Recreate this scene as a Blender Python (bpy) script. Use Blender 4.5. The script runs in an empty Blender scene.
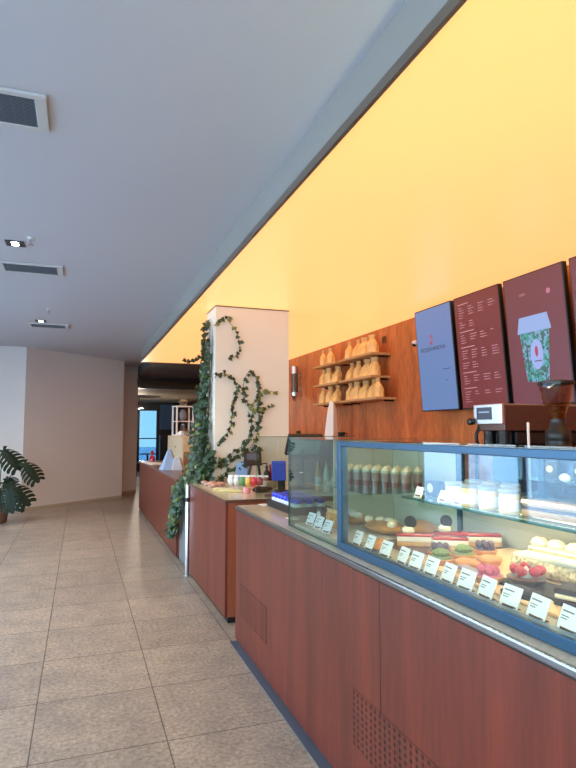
import bpy, bmesh, math, random
from mathutils import Vector, Matrix
random.seed(7)
C = bpy.context.scene.collection
PI = math.pi

# ------------------------------------------------------------------ materials
def lin(r, g, b):
    def f(c):
        c /= 255.0
        return c/12.92 if c <= .04045 else ((c+.055)/1.055)**2.4
    return (f(r), f(g), f(b), 1.0)

MATS = {}
def mat(name, rgb, rough=.5, metal=0., spec=.5, emit=None, estr=0., coat=0., trans=0., var=0., vscale=6., bump=0., bscale=40.):
    if name in MATS: return MATS[name]
    m = bpy.data.materials.new(name); m.use_nodes = True
    nt = m.node_tree; b = nt.nodes['Principled BSDF']
    col = lin(*rgb)
    b.inputs['Base Color'].default_value = col
    b.inputs['Roughness'].default_value = rough
    b.inputs['Metallic'].default_value = metal
    b.inputs['Specular IOR Level'].default_value = spec
    b.inputs['Coat Weight'].default_value = coat
    b.inputs['Coat Roughness'].default_value = .15
    b.inputs['Transmission Weight'].default_value = trans
    if emit is not None:
        b.inputs['Emission Color'].default_value = lin(*emit)
        b.inputs['Emission Strength'].default_value = estr
    if var > 0 or bump > 0:
        tc = nt.nodes.new('ShaderNodeTexCoord')
        n = nt.nodes.new('ShaderNodeTexNoise'); n.inputs['Scale'].default_value = vscale
        n.inputs['Detail'].default_value = 5
        nt.links.new(tc.outputs['Object'], n.inputs['Vector'])
        if var > 0:
            r = nt.nodes.new('ShaderNodeValToRGB')
            r.color_ramp.elements[0].position = .3; r.color_ramp.elements[1].position = .7
            r.color_ramp.elements[0].color = tuple(c*(1-var) for c in col[:3])+(1,)
            r.color_ramp.elements[1].color = tuple(min(1, c*(1+var)) for c in col[:3])+(1,)
            nt.links.new(n.outputs['Fac'], r.inputs['Fac'])
            nt.links.new(r.outputs['Color'], b.inputs['Base Color'])
        if bump > 0:
            n2 = nt.nodes.new('ShaderNodeTexNoise'); n2.inputs['Scale'].default_value = bscale
            nt.links.new(tc.outputs['Object'], n2.inputs['Vector'])
            bp = nt.nodes.new('ShaderNodeBump'); bp.inputs['Strength'].default_value = bump
            bp.inputs['Distance'].default_value = .01
            nt.links.new(n2.outputs['Fac'], bp.inputs['Height'])
            nt.links.new(bp.outputs['Normal'], b.inputs['Normal'])
    MATS[name] = m
    return m

def wood(name, dark, light, scale=(7, 7, .55), rough=.33, coat=.0, amt=1.0, spec=.5):
    if name in MATS: return MATS[name]
    m = bpy.data.materials.new(name); m.use_nodes = True
    nt = m.node_tree; b = nt.nodes['Principled BSDF']
    tc = nt.nodes.new('ShaderNodeTexCoord'); mp = nt.nodes.new('ShaderNodeMapping')
    mp.inputs['Scale'].default_value = scale
    nt.links.new(tc.outputs['Object'], mp.inputs['Vector'])
    n1 = nt.nodes.new('ShaderNodeTexNoise'); n1.inputs['Scale'].default_value = 1.4
    n1.inputs['Detail'].default_value = 7; n1.inputs['Distortion'].default_value = .8
    nt.links.new(mp.outputs['Vector'], n1.inputs['Vector'])
    n2 = nt.nodes.new('ShaderNodeTexNoise'); n2.inputs['Scale'].default_value = 9
    n2.inputs['Detail'].default_value = 3
    nt.links.new(mp.outputs['Vector'], n2.inputs['Vector'])
    mx = nt.nodes.new('ShaderNodeMix'); mx.data_type = 'FLOAT'; mx.inputs[0].default_value = .35
    nt.links.new(n1.outputs['Fac'], mx.inputs[2]); nt.links.new(n2.outputs['Fac'], mx.inputs[3])
    r = nt.nodes.new('ShaderNodeValToRGB')
    r.color_ramp.elements[0].position = .32; r.color_ramp.elements[1].position = .68
    r.color_ramp.elements[0].color = lin(*dark); r.color_ramp.elements[1].color = lin(*light)
    nt.links.new(mx.outputs[0], r.inputs['Fac'])
    nt.links.new(r.outputs['Color'], b.inputs['Base Color'])
    b.inputs['Roughness'].default_value = rough
    b.inputs['Specular IOR Level'].default_value = spec
    b.inputs['Coat Weight'].default_value = coat
    MATS[name] = m
    return m

def glass(name, tint=(235, 246, 244), rough=.0, refl=1.0):
    if name in MATS: return MATS[name]
    m = bpy.data.materials.new(name); m.use_nodes = True
    nt = m.node_tree; nt.nodes.clear()
    o = nt.nodes.new('ShaderNodeOutputMaterial')
    t = nt.nodes.new('ShaderNodeBsdfTransparent'); t.inputs['Color'].default_value = lin(*tint)
    g = nt.nodes.new('ShaderNodeBsdfGlossy'); g.inputs['Roughness'].default_value = rough
    g.inputs['Color'].default_value = (.95, .98, 1, 1)
    f = nt.nodes.new('ShaderNodeFresnel')
    ge = nt.nodes.new('ShaderNodeNewGeometry'); mr = nt.nodes.new('ShaderNodeMapRange')   # same reflectance on both faces of the pane
    mr.inputs[3].default_value = 1.5; mr.inputs[4].default_value = 1/1.5
    nt.links.new(ge.outputs['Backfacing'], mr.inputs[0]); nt.links.new(mr.outputs[0], f.inputs['IOR'])
    mu = nt.nodes.new('ShaderNodeMath'); mu.operation = 'MULTIPLY'; mu.inputs[1].default_value = refl
    mu.use_clamp = True
    nt.links.new(f.outputs[0], mu.inputs[0])
    mx = nt.nodes.new('ShaderNodeMixShader')
    nt.links.new(mu.outputs[0], mx.inputs['Fac'])
    nt.links.new(t.outputs[0], mx.inputs[1]); nt.links.new(g.outputs[0], mx.inputs[2])
    nt.links.new(mx.outputs[0], o.inputs['Surface'])
    MATS[name] = m
    return m

def emission(name, rgb, strength):
    if name in MATS: return MATS[name]
    m = bpy.data.materials.new(name); m.use_nodes = True
    nt = m.node_tree; b = nt.nodes['Principled BSDF']
    b.inputs['Base Color'].default_value = (.02, .02, .02, 1)
    b.inputs['Emission Color'].default_value = lin(*rgb)
    b.inputs['Emission Strength'].default_value = strength
    b.inputs['Roughness'].default_value = .35
    MATS[name] = m
    return m

# ------------------------------------------------------------------ mesh builder
class MB:
    def __init__(s): s.v = []; s.f = []
    def add(s, vs, fs, M=None):
        o = len(s.v)
        for v in vs:
            v = Vector(v)
            s.v.append(M @ v if M else v)
        for f in fs: s.f.append([i+o for i in f])
        return s
    def box(s, x0, y0, z0, x1, y1, z1, M=None):
        vs = [(x0,y0,z0),(x1,y0,z0),(x1,y1,z0),(x0,y1,z0),(x0,y0,z1),(x1,y0,z1),(x1,y1,z1),(x0,y1,z1)]
        fs = [(3,2,1,0),(4,5,6,7),(0,1,5,4),(1,2,6,5),(2,3,7,6),(3,0,4,7)]
        return s.add(vs, fs, M)
    def bbox(s, x0, y0, z0, x1, y1, z1, b=.004, M=None):
        """box with chamfered edges"""
        b = min(b, (x1-x0)*.49, (y1-y0)*.49, (z1-z0)*.49)
        bm = bmesh.new(); bmesh.ops.create_cube(bm, size=1)
        for v in bm.verts:
            v.co = Vector(((x0+x1)/2+v.co.x*(x1-x0), (y0+y1)/2+v.co.y*(y1-y0), (z0+z1)/2+v.co.z*(z1-z0)))
        bmesh.ops.bevel(bm, geom=list(bm.edges), offset=b, segments=2, profile=.5, affect='EDGES')
        bm.verts.index_update()
        s.add([v.co.copy() for v in bm.verts], [[v.index for v in f.verts] for f in bm.faces], M)
        bm.free(); return s
    def lathe(s, prof, n=20, M=None, cap=True):
        """prof: list of (r, z)"""
        vs = []; fs = []
        for r, z in prof:
            for i in range(n):
                a = 2*PI*i/n; vs.append((r*math.cos(a), r*math.sin(a), z))
        for k in range(len(prof)-1):
            for i in range(n):
                j = (i+1) % n
                fs.append((k*n+i, k*n+j, (k+1)*n+j, (k+1)*n+i))
        if cap:
            fs.append(tuple(reversed(range(n)))); fs.append(tuple((len(prof)-1)*n+i for i in range(n)))
        return s.add(vs, fs, M)
    def cyl(s, x, y, z0, z1, r, n=16): return s.lathe([(r, z0), (r, z1)], n, Matrix.Translation((x, y, 0)))
    def tube(s, pts, r, n=8, taper=None):
        pts = [Vector(p) for p in pts]; vs = []; fs = []
        prev = None
        for i, p in enumerate(pts):
            d = (pts[min(i+1, len(pts)-1)]-pts[max(i-1, 0)]).normalized()
            if prev is None:
                ref = Vector((0,0,1)) if abs(d.z) < .9 else Vector((1,0,0))
                u = d.cross(ref).normalized()
            else:
                u = (prev - d*prev.dot(d)).normalized()
            prev = u; w = d.cross(u)
            rr = r if taper is None else r*(1-(1-taper)*i/(len(pts)-1))
            for k in range(n):
                a = 2*PI*k/n; vs.append(p+(u*math.cos(a)+w*math.sin(a))*rr)
        for i in range(len(pts)-1):
            for k in range(n):
                j = (k+1) % n
                fs.append((i*n+k, i*n+j, (i+1)*n+j, (i+1)*n+k))
        fs.append(tuple(reversed(range(n)))); fs.append(tuple((len(pts)-1)*n+k for k in range(n)))
        return s.add(vs, fs)
    def blob(s, c, r, n=14, m=8, noise=.0, M=None, flat=None):
        """lumpy ellipsoid; flat = lowest z (clamped)"""
        c = Vector(c); vs = []; fs = []
        for k in range(m+1):
            t = PI*k/m
            for i in range(n):
                a = 2*PI*i/n; q = 1+random.uniform(-noise, noise)
                p = Vector((r[0]*math.sin(t)*math.cos(a)*q, r[1]*math.sin(t)*math.sin(a)*q, -r[2]*math.cos(t)*q))+c
                if flat is not None: p.z = max(p.z, flat)
                vs.append(p)
        for k in range(m):
            for i in range(n):
                j = (i+1) % n; fs.append((k*n+i, k*n+j, (k+1)*n+j, (k+1)*n+i))
        return s.add(vs, fs, M)
    def prism(s, poly, z0, z1, M=None):
        n = len(poly)
        vs = [(x, y, z0) for x, y in poly]+[(x, y, z1) for x, y in poly]
        fs = [tuple(reversed(range(n))), tuple(range(n, 2*n))]
        for i in range(n):
            j = (i+1) % n; fs.append((i, j, n+j, n+i))
        return s.add(vs, fs, M)
    def build(s, name, m, parent=None, smooth=False):
        me = bpy.data.meshes.new(name)
        me.from_pydata([tuple(v) for v in s.v], [], s.f); me.validate()
        bm = bmesh.new(); bm.from_mesh(me)
        bmesh.ops.remove_doubles(bm, verts=bm.verts, dist=1e-6)
        bmesh.ops.dissolve_degenerate(bm, edges=bm.edges, dist=1e-6)
        bmesh.ops.recalc_face_normals(bm, faces=bm.faces)
        bm.to_mesh(me); bm.free()
        me.materials.append(m)
        if smooth:
            for p in me.polygons: p.use_smooth = True
            try: me.set_sharp_from_angle(angle=math.radians(50))
            except Exception: pass
        o = bpy.data.objects.new(name, me); C.objects.link(o)
        if parent: o.parent = parent
        return o

def RZ(a): return Matrix.Rotation(a, 4, 'Z')
def RX(a): return Matrix.Rotation(a, 4, 'X')
def RY(a): return Matrix.Rotation(a, 4, 'Y')
def T(x, y, z): return Matrix.Translation((x, y, z))

def thing(name, label, cat, loc=(0,0,0), rz=0, group=None):
    o = bpy.data.objects.new(name, None); C.objects.link(o)
    o.empty_display_size = .05
    o.location = loc; o.rotation_euler = (0, 0, rz)
    o['label'] = label; o['category'] = cat
    if group: o['group'] = group
    return o
def tag(o, label, cat, group=None, loc=None, rz=None):
    o['label'] = label; o['category'] = cat
    if group: o['group'] = group
    if loc: o.location = loc
    if rz is not None: o.rotation_euler = (0, 0, rz)
    return o
def struct(name, mb, m):
    o = mb.build(name, m); o['kind'] = 'structure'; return o
def copy_tree(o, parent=None):
    c = o.copy(); C.objects.link(c); c.parent = parent
    for ch in list(o.children): copy_tree(ch, c)
    return c
class Kind:
    """first use keeps the prototype, later uses copy it with its parts"""
    def __init__(s, make): s.make = make; s.proto = None
    def put(s, loc, rz, label, group=None):
        if s.proto is None: s.proto = s.make(); r = s.proto
        else: r = copy_tree(s.proto)
        r.location = loc; r.rotation_euler = (0, 0, rz); r['label'] = label
        if group: r['group'] = group
        return r
ORD = ['first','second','third','fourth','fifth','sixth','seventh','eighth','ninth','tenth','eleventh','twelfth','thirteenth']

# ------------------------------------------------------------------ measures of the place
EYE = 1.5
YAW, PITCH, FPX = math.radians(19.763), math.radians(4.657), 577.0
FW = Vector((math.sin(YAW)*math.cos(PITCH), math.cos(YAW)*math.cos(PITCH), math.sin(PITCH)))
RT = Vector((math.cos(YAW), -math.sin(YAW), 0)); UP = RT.cross(FW)
def sight(x, y): return FW+RT*((x-288)/FPX)-UP*((y-384)/FPX)
def onY(x, y, Y): r = sight(x, y); return Vector((0,0,EYE))+r*(Y/r.y)
def onX(x, y, X): r = sight(x, y); return Vector((0,0,EYE))+r*(X/r.x)
def onZ(x, y, Z): r = sight(x, y); return Vector((0,0,EYE))+r*((Z-EYE)/r.z)

# ------------------------------------------------------------------ palette
M_white_wall = mat('wall_paint', (226, 220, 212), .7, var=.02, vscale=1.2)
M_ceil = mat('ceiling_paint', (206, 206, 208), .75)
M_fascia = mat('fascia_paint', (154, 147, 136), .6)
M_trim_dark = mat('trim_bronze', (120, 105, 90), .4, metal=.4)
M_wood_c = wood('counter_veneer', (80, 30, 19), (122, 51, 34), rough=.36, spec=.5)
M_wood_end = wood('counter_end_veneer', (128, 66, 42), (160, 88, 58), rough=.4)
M_wood_w = wood('wall_veneer', (150, 76, 36), (214, 126, 66), scale=(3.2, 3.2, .9), rough=.42)
M_wood_far = wood('far_wall_veneer', (62, 30, 22), (96, 48, 34), rough=.5)
M_black = mat('black_plastic', (18, 18, 20), .4)
M_darkwall = mat('dark_wall_panel', (20, 22, 28), .35)
M_dark = mat('dark_brown', (40, 26, 22), .5)
M_steel = mat('brushed_steel', (190, 192, 195), .28, metal=1.)
M_steel_edge = mat('steel_edge', (150, 155, 162), .22, metal=1.)
M_chrome = mat('chrome', (215, 215, 218), .12, metal=1.)
M_frame = mat('case_frame_steel', (54, 88, 114), .35, metal=.5)
M_frame_dark = mat('dark_frame', (36, 40, 48), .4)
M_grey = mat('grey_metal', (130, 134, 138), .45, metal=.3)
M_kick = mat('kick_strip', (104, 120, 134), .3, metal=.5)
M_stone = mat('counter_stone', (208, 198, 172), .16, var=.12, vscale=70, spec=.6)
M_glass = glass('clear_glass', (236, 245, 243), .0, 1.25)
M_glass_end = glass('greenish_glass', (214, 234, 228))
M_glass_edge = mat('glass_edge', (40, 84, 74), .1)
M_card = mat('card_white', (238, 238, 234), .6)
M_paper = mat('paper_white', (236, 232, 226), .7)
M_ink = mat('ink_grey', (96, 96, 100), .7)
M_kraft = mat('kraft_paper', (242, 200, 128), .6, var=.14, vscale=14, bump=.5, bscale=26)
M_kraft_top = mat('kraft_paper_fold', (222, 178, 112), .6, var=.1, vscale=20)
M_ply = wood('pale_ply', (196, 160, 112), (222, 188, 140), scale=(5, 5, 5), rough=.5)
M_shelfwood = mat('shelf_wood', (190, 150, 100), .5)
M_leaf = mat('ivy_leaf', (36, 62, 32), .4, var=.4, vscale=9)
M_leaf_y = mat('ivy_leaf_young', (104, 118, 58), .4, var=.3, vscale=9)
M_stem = mat('ivy_stem', (84, 70, 44), .7)
M_monstera = mat('monstera_leaf', (20, 38, 26), .5, spec=.25, var=.3, vscale=8)
M_board = wood('serving_board', (222, 176, 122), (240, 202, 152), scale=(.8, 6, 6), rough=.45)
M_cream = mat('whipped_cream', (246, 232, 196), .55, bump=.3, bscale=60)
M_creamw = mat('white_cream', (246, 240, 228), .5)
M_sponge = mat('sponge_cake', (226, 178, 124), .8, var=.15, vscale=50, bump=.4, bscale=120)
M_red = mat('red_jelly', (176, 30, 42), .2, spec=.7)
M_berry = mat('raspberry', (186, 34, 52), .35, bump=.5, bscale=160)
M_pink = mat('pink_berry', (206, 92, 118), .35, bump=.4, bscale=140)
M_plum = mat('plum_berry', (92, 66, 84), .45, bump=.5, bscale=150)
M_green = mat('pistachio', (120, 138, 74), .8, var=.4, vscale=120, bump=.6, bscale=140)
M_choc = mat('chocolate', (44, 26, 21), .6, spec=.2)
M_choc_m = mat('milk_chocolate', (96, 62, 46), .4)
M_crust = mat('pastry_crust', (206, 138, 74), .6, var=.25, vscale=30, bump=.4, bscale=70)
M_bread = mat('bread_crust', (196, 134, 66), .6, var=.3, vscale=18, bump=.4, bscale=50)
M_speckle = mat('nut_speckle', (206, 184, 146), .8, var=.65, vscale=70)
M_cookie = mat('cocoa_cookie', (22, 16, 16), .9, spec=.1)
M_blue = mat('blue_cap', (34, 48, 190), .3)
M_navy = mat('blue_cover', (40, 66, 178), .35)
M_ltblue = mat('light_blue', (150, 186, 232), .5)
M_pale = mat('pale_case_panel', (206, 206, 184), .4)
M_terra = mat('pot_brown', (120, 84, 62), .6)
M_soil = mat('soil', (40, 30, 24), .9)
M_pot_dark = mat('deck_grey', (178, 176, 168), .5)

# ------------------------------------------------------------------ floor
def floor_mat():
    m = bpy.data.materials.new('stone_tiles'); m.use_nodes = True
    nt = m.node_tree; b = nt.nodes['Principled BSDF']; N = nt.nodes.new; L = nt.links.new
    tc = N('ShaderNodeTexCoord')
    mp = N('ShaderNodeMapping'); mp.inputs['Location'].default_value = (-.441, -2.96, 0)
    L(tc.outputs['Object'], mp.inputs['Vector'])
    br = N('ShaderNodeTexBrick')
    br.offset = 0; br.squash = 1
    br.inputs['Scale'].default_value = 1; br.inputs['Mortar Size'].default_value = .0032
    br.inputs['Mortar Smooth'].default_value = .0
    br.inputs['Brick Width'].default_value = .6225; br.inputs['Row Height'].default_value = .625
    br.inputs['Color1'].default_value = (1,1,1,1); br.inputs['Color2'].default_value = (.84,.85,.87,1)
    br.inputs['Mortar'].default_value = (.26,.25,.24,1)
    L(mp.outputs['Vector'], br.inputs['Vector'])
    n1 = N('ShaderNodeTexNoise'); n1.inputs['Scale'].default_value = 42; n1.inputs['Detail'].default_value = 8
    n1.inputs['Roughness'].default_value = .7
    L(tc.outputs['Object'], n1.inputs['Vector'])
    n2 = N('ShaderNodeTexNoise'); n2.inputs['Scale'].default_value = 5; n2.inputs['Detail'].default_value = 6
    L(tc.outputs['Object'], n2.inputs['Vector'])
    vo = N('ShaderNodeTexVoronoi'); vo.inputs['Scale'].default_value = 34
    L(tc.outputs['Object'], vo.inputs['Vector'])
    r1 = N('ShaderNodeValToRGB')
    r1.color_ramp.elements[0].position = .3; r1.color_ramp.elements[1].position = .72
    r1.color_ramp.elements[0].color = lin(138, 120, 102); r1.color_ramp.elements[1].color = lin(218, 198, 174)
    L(n1.outputs['Fac'], r1.inputs['Fac'])
    r2 = N('ShaderNodeValToRGB')
    r2.color_ramp.elements[0].position = .3; r2.color_ramp.elements[1].position = .7
    r2.color_ramp.elements[0].color = (.74,.74,.76,1); r2.color_ramp.elements[1].color = (1.05,1.03,1,1)
    L(n2.outputs['Fac'], r2.inputs['Fac'])
    r3 = N('ShaderNodeValToRGB')
    r3.color_ramp.elements[0].position = .08; r3.color_ramp.elements[1].position = .22
    r3.color_ramp.elements[0].color = (1.35,1.3,1.22,1); r3.color_ramp.elements[1].color = (1,1,1,1)
    L(vo.outputs['Distance'], r3.inputs['Fac'])
    def mul(a, c):
        x = N('ShaderNodeMix'); x.data_type = 'RGBA'; x.blend_type = 'MULTIPLY'; x.inputs[0].default_value = 1
        L(a, x.inputs[6]); L(c, x.inputs[7]); return x.outputs[2]
    o = mul(mul(mul(r1.outputs['Color'], r2.outputs['Color']), r3.outputs['Color']), br.outputs['Color'])
    L(o, b.inputs['Base Color'])
    b.inputs['Roughness'].default_value = .42
    rr = N('ShaderNodeMapRange'); rr.inputs[3].default_value = .34; rr.inputs[4].default_value = .55
    L(n2.outputs['Fac'], rr.inputs[0]); L(rr.outputs[0], b.inputs['Roughness'])
    bp = N('ShaderNodeBump'); bp.inputs['Strength'].default_value = .12; bp.inputs['Distance'].default_value = .004
    L(n1.outputs['Fac'], bp.inputs['Height']); L(bp.outputs['Normal'], b.inputs['Normal'])
    return m
XR = 3.74          # veneered wall
ZL, ZB = 3.10, 2.86
YB, YF = 11.6, 14.85
struct('floor', MB().box(-4.2, -4.2, -.1, 4.0, 22.4, 0), floor_mat())

# ------------------------------------------------------------------ walls, ceilings
struct('wall_right', MB().box(XR, -4.2, 0, XR+.15, YF, ZB), M_wood_w)
struct('ceiling_left', MB().box(-4.2, -4.2, ZL, 1.1, 15.2, ZL+.1).box(1.1, YB+.04, ZL, 1.33, 15.2, ZL+.1), M_ceil)
# dropped light box: painted fascia with a bronze lip, luminous stretched membrane
struct('trim_1', MB().box(1.1, -4.2, ZB, 1.108, YB+.04, ZL+.1), M_fascia)
struct('trim_2', MB().box(1.088, -4.2, ZB-.012, 1.1, YB, ZB+.035).box(1.1, -4.2, ZB-.012, 1.108, YB, ZB), M_trim_dark)
M_glow = bpy.data.materials.new('glowing_membrane'); M_glow.use_nodes = True
_b = M_glow.node_tree.nodes['Principled BSDF']
_b.inputs['Base Color'].default_value = lin(205, 170, 110)
_b.inputs['Roughness'].default_value = .35
_b.inputs['Emission Color'].default_value = (1.0, .475, .165, 1)
_b.inputs['Emission Strength'].default_value = .77
struct('ceiling_right', MB().box(1.108, -4.2, ZB, XR+.15, 6.305, ZB+.03).box(1.108, 6.311, ZB, XR+.15, YB, ZB+.03), M_glow)
struct('trim_3', MB().box(1.108, 6.305, ZB+.001, XR+.1, 6.311, ZB+.03), M_trim_dark)
struct('ceiling_back', MB().box(1.33, YB, ZB-.01, XR+.15, YF, ZB+.34), mat('dark_ceiling_paint', (98, 94, 90), .7))
# dark wall with the opening to the next room
struct('wall_back', MB().box(1.22, YF, 2.57, XR+.3, YF+.12, ZB+.25).box(3.05, YF, 0, XR+.3, YF+.12, 2.57), M_darkwall)
struct('wall_back_pier', MB().box(2.98, YF-.04, 0, 3.74, YF, 2.57), M_wood_far)
struct('trim_4', MB().box(1.3, YF-.03, 2.62, 3.7, YF, 2.82), mat('black_gloss', (10, 11, 15), .2))
# left-hand walls
def wall_strip(a, b, z, th=.12):
    a = Vector((a[0], a[1], 0)); b = Vector((b[0], b[1], 0)); d = (b-a).normalized(); n = Vector((-d.y, d.x, 0))
    q = [a, b, b+n*th, a+n*th]
    return MB().prism([(p.x, p.y) for p in q], 0, z)
struct('wall_left_recess', wall_strip((-4.2, 11.96), (-1.0, 11.96), ZL), M_white_wall)
struct('wall_left_angled', wall_strip((-1.0, 11.96), (.90, 13.63), ZL), M_white_wall)
struct('wall_left_return', MB().box(.84, 13.66, 0, .92, 14.55, ZL), M_white_wall)
struct('wall_left_end', wall_strip((.92, 14.48), (1.34, 14.85), ZL), M_white_wall)
struct('wall_left_soffit', MB().box(.9, YF+.0, 2.57, 1.3, YF+.12, ZL), M_white_wall)
for k, (a, b) in enumerate((((-4.2, 11.945), (-1.0, 11.945)), ((-.995, 11.945), (.905, 13.615)), ((.925, 14.465), (1.33, 14.83)))):
    struct('baseboard_left' if k == 0 else 'baseboard_left.%03d' % k, wall_strip(a, b, .06, .012), mat('skirting', (188, 172, 150), .5))
# glazed street fronts: left side and behind the viewer
def glazed(prefix, along, c0, c1, fixed, z1, step):
    fr = MB(); t = .07
    def bx(a0, a1, z0, zz):
        if along == 'y': fr.box(fixed-.05, a0, z0, fixed+.05, a1, zz)
        else: fr.box(a0, fixed-.05, z0, a1, fixed+.05, zz)
    n = round((c1-c0)/step)
    for i in range(n+1):
        a = c0+(c1-c0)*i/n; bx(a-t/2, a+t/2, 0, z1)
    bx(c0, c1, 0, .12); bx(c0, c1, z1-.12, z1); bx(c0, c1, 2.2, 2.27)
    f = struct(prefix, fr, M_frame_dark)
    g = MB()
    if along == 'y': g.box(fixed-.006, c0, .12, fixed+.006, c1, z1-.12)
    else: g.box(c0, fixed-.006, .12, c1, fixed+.006, z1-.12)
    p = g.build('pane', glass('window_glass', (240, 246, 248)), f)
    return f
struct('wall_left', MB().box(-4.2, 10.06, 0, -4.05, 11.96, ZL), M_white_wall)
glazed('window_1', 'y', -4.0, 10.0, -4.1, ZL, 1.45)
glazed('window_2', 'x', -4.0, 1.0, -4.1, ZL, 1.25)
struct('wall_front', MB().box(1.0, -4.2, 0, 4.0, -4.05, ZL), M_white_wall)
# the next room, seen through the opening
struct('ceiling_far', MB().box(1.0, YF+.12, 2.57, 4.0, 22.4, 2.67), mat('far_ceiling', (214, 200, 180), .7))
struct('wall_far_left', MB().box(1.0, YF+.12, 0, 1.3, 22.2, 2.57), M_darkwall)
struct('wall_far_right', MB().box(3.75, YF+.12, 0, 3.9, 22.2, 2.57), M_wood_far)
struct('wall_far', MB().box(1.3, 22.2, 0, 2.05, 22.35, 2.57).box(2.75, 22.2, 0, 3.75, 22.35, 2.57).box(2.05, 22.2, 0, 2.75, 22.35, .25).box(2.05, 22.2, 2.3, 2.75, 22.35, 2.57), M_darkwall)
w3 = struct('window_3', MB().box(2.05, 22.2, .25, 2.09, 22.3, 2.3).box(2.71, 22.2, .25, 2.75, 22.3, 2.3).box(2.09, 22.2, 2.26, 2.71, 22.3, 2.3).box(2.09, 22.2, .25, 2.71, 22.3, .3).box(2.09, 22.2, 1.2, 2.71, 22.3, 1.24), M_frame_dark)
MB().box(2.09, 22.24, .3, 2.71, 22.25, 1.2).build('pane', glass('dimming_window_glass', (120, 146, 158)), w3)  # tint added to dim the bright sky behind the panes
MB().box(2.09, 22.24, 1.24, 2.71, 22.25, 2.26).build('pane', glass('dimming_window_glass'), w3)
# street outside
struct('ground_outside', MB().box(-40, -40, -.3, 40, 60, -.11), mat('pavement', (206, 212, 220), .8, var=.1))
# column
struct('column', MB().box(1.35, 6.07, 0, 2.19, 6.53, ZB-.012), mat('column_plaster', (236, 228, 208), .7, var=.02, vscale=2))
struct('trim_5', MB().box(1.345, 6.065, ZB-.012, 2.195, 6.535, ZB), M_trim_dark)

# ------------------------------------------------------------------ ceiling fittings
def make_vent():
    t = thing('ceiling_vent', '', 'vent')
    fr = MB()
    x, y = .285, .175; w = .035
    fr.bbox(-x, -y, -.018, x, -y+w, 0, .004).bbox(-x, y-w, -.018, x, y, 0, .004).bbox(-x, -y+w, -.018, -x+w, y-w, 0, .004).bbox(x-w-.02, -y+w, -.018, x, y-w, 0, .004)
    fr.build('frame', M_ceil_trim, t)
    MB().box(-x+w, -y+w, -.004, x-w, y-w, -.001).build('backing', M_ventback, t)
    sl = MB(); n = 22
    for i in range(n):
        yy = -y+w+(2*y-2*w)*(i+.5)/n
        sl.box(-x+w, yy-.003, -.014, x-w-.02, yy+.003, -.0045, None)
    for i in range(10):
        xx = -x+w+(2*x-2*w)*(i+.5)/10
        sl.box(xx-.002, -y+w, -.0125, xx+.002, y-w, -.0055)
    sl.build('grille', M_ventslat, t)
    return t
M_ceil_trim = mat('vent_frame', (206, 204, 198), .5)
M_ventback = mat('vent_backing', (46, 52, 60), .8)
M_ventslat = mat('vent_slats', (96, 104, 112), .5)
vk = Kind(make_vent)
vk.put((-.48, 3.04, ZL), 0, 'large square louvred air vent nearest the viewer in grey ceiling', 'air vents in the grey ceiling')
vk.put((-.485, 6.09, ZL), 0, 'middle dark louvred air vent of the grey ceiling row', 'air vents in the grey ceiling')
vk.put((-.485, 9.38, ZL), 0, 'farthest and smallest louvred air vent of the grey ceiling', 'air vents in the grey ceiling')
def make_spot():
    t = thing('recessed_downlight', '', 'ceiling light')
    MB().bbox(-.075, -.075, -.008, .075, -.055, 0, .002).bbox(-.075, .055, -.008, .075, .075, 0, .002).bbox(-.075, -.055, -.008, -.055, .055, 0, .002).bbox(.055, -.055, -.008, .075, .055, 0, .002).build('frame', M_frame_dark, t)
    MB().box(-.055, -.055, -.004, .055, .055, -.001).build('housing', M_black, t)
    for s in (-1, 1):
        MB().lathe([(.03, -.007), (.028, -.0085), (.0, -.009)], 16, T(0, s*.027, 0), cap=False).build('lamp', M_lamp, t)
    return t
M_lamp = emission('led_lamp', (255, 250, 240), 14)
sk = Kind(make_spot)
sk.put((-.565, 5.32, ZL), 0, 'lit square twin downlight nearer the viewer, before the middle vent', 'downlights in the grey ceiling')
sk.put((-.58, 9.03, ZL), 0, 'lit square twin downlight farther off, just before the farthest vent', 'downlights in the grey ceiling')
def make_spr():
    t = thing('fire_sprinkler', '', 'sprinkler')
    MB().lathe([(.032, 0), (.03, -.008), (.012, -.012)], 16).build('escutcheon', M_white_metal, t, True)
    MB().lathe([(.009, -.01), (.009, -.035), (.005, -.037), (.005, -.055), (.022, -.056), (.022, -.059)], 12).build('head', M_chrome, t, True)
    return t
M_white_metal = mat('white_metal', (232, 232, 230), .35)
pk = Kind(make_spr)
pk.put((-.43, 5.13, ZL), 0, 'small white ceiling sprinkler beside the nearer square downlight', 'ceiling sprinklers')
pk.put((-.428, 8.11, ZL), 0, 'small white ceiling sprinkler near the farther square downlight', 'ceiling sprinklers')

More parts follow.
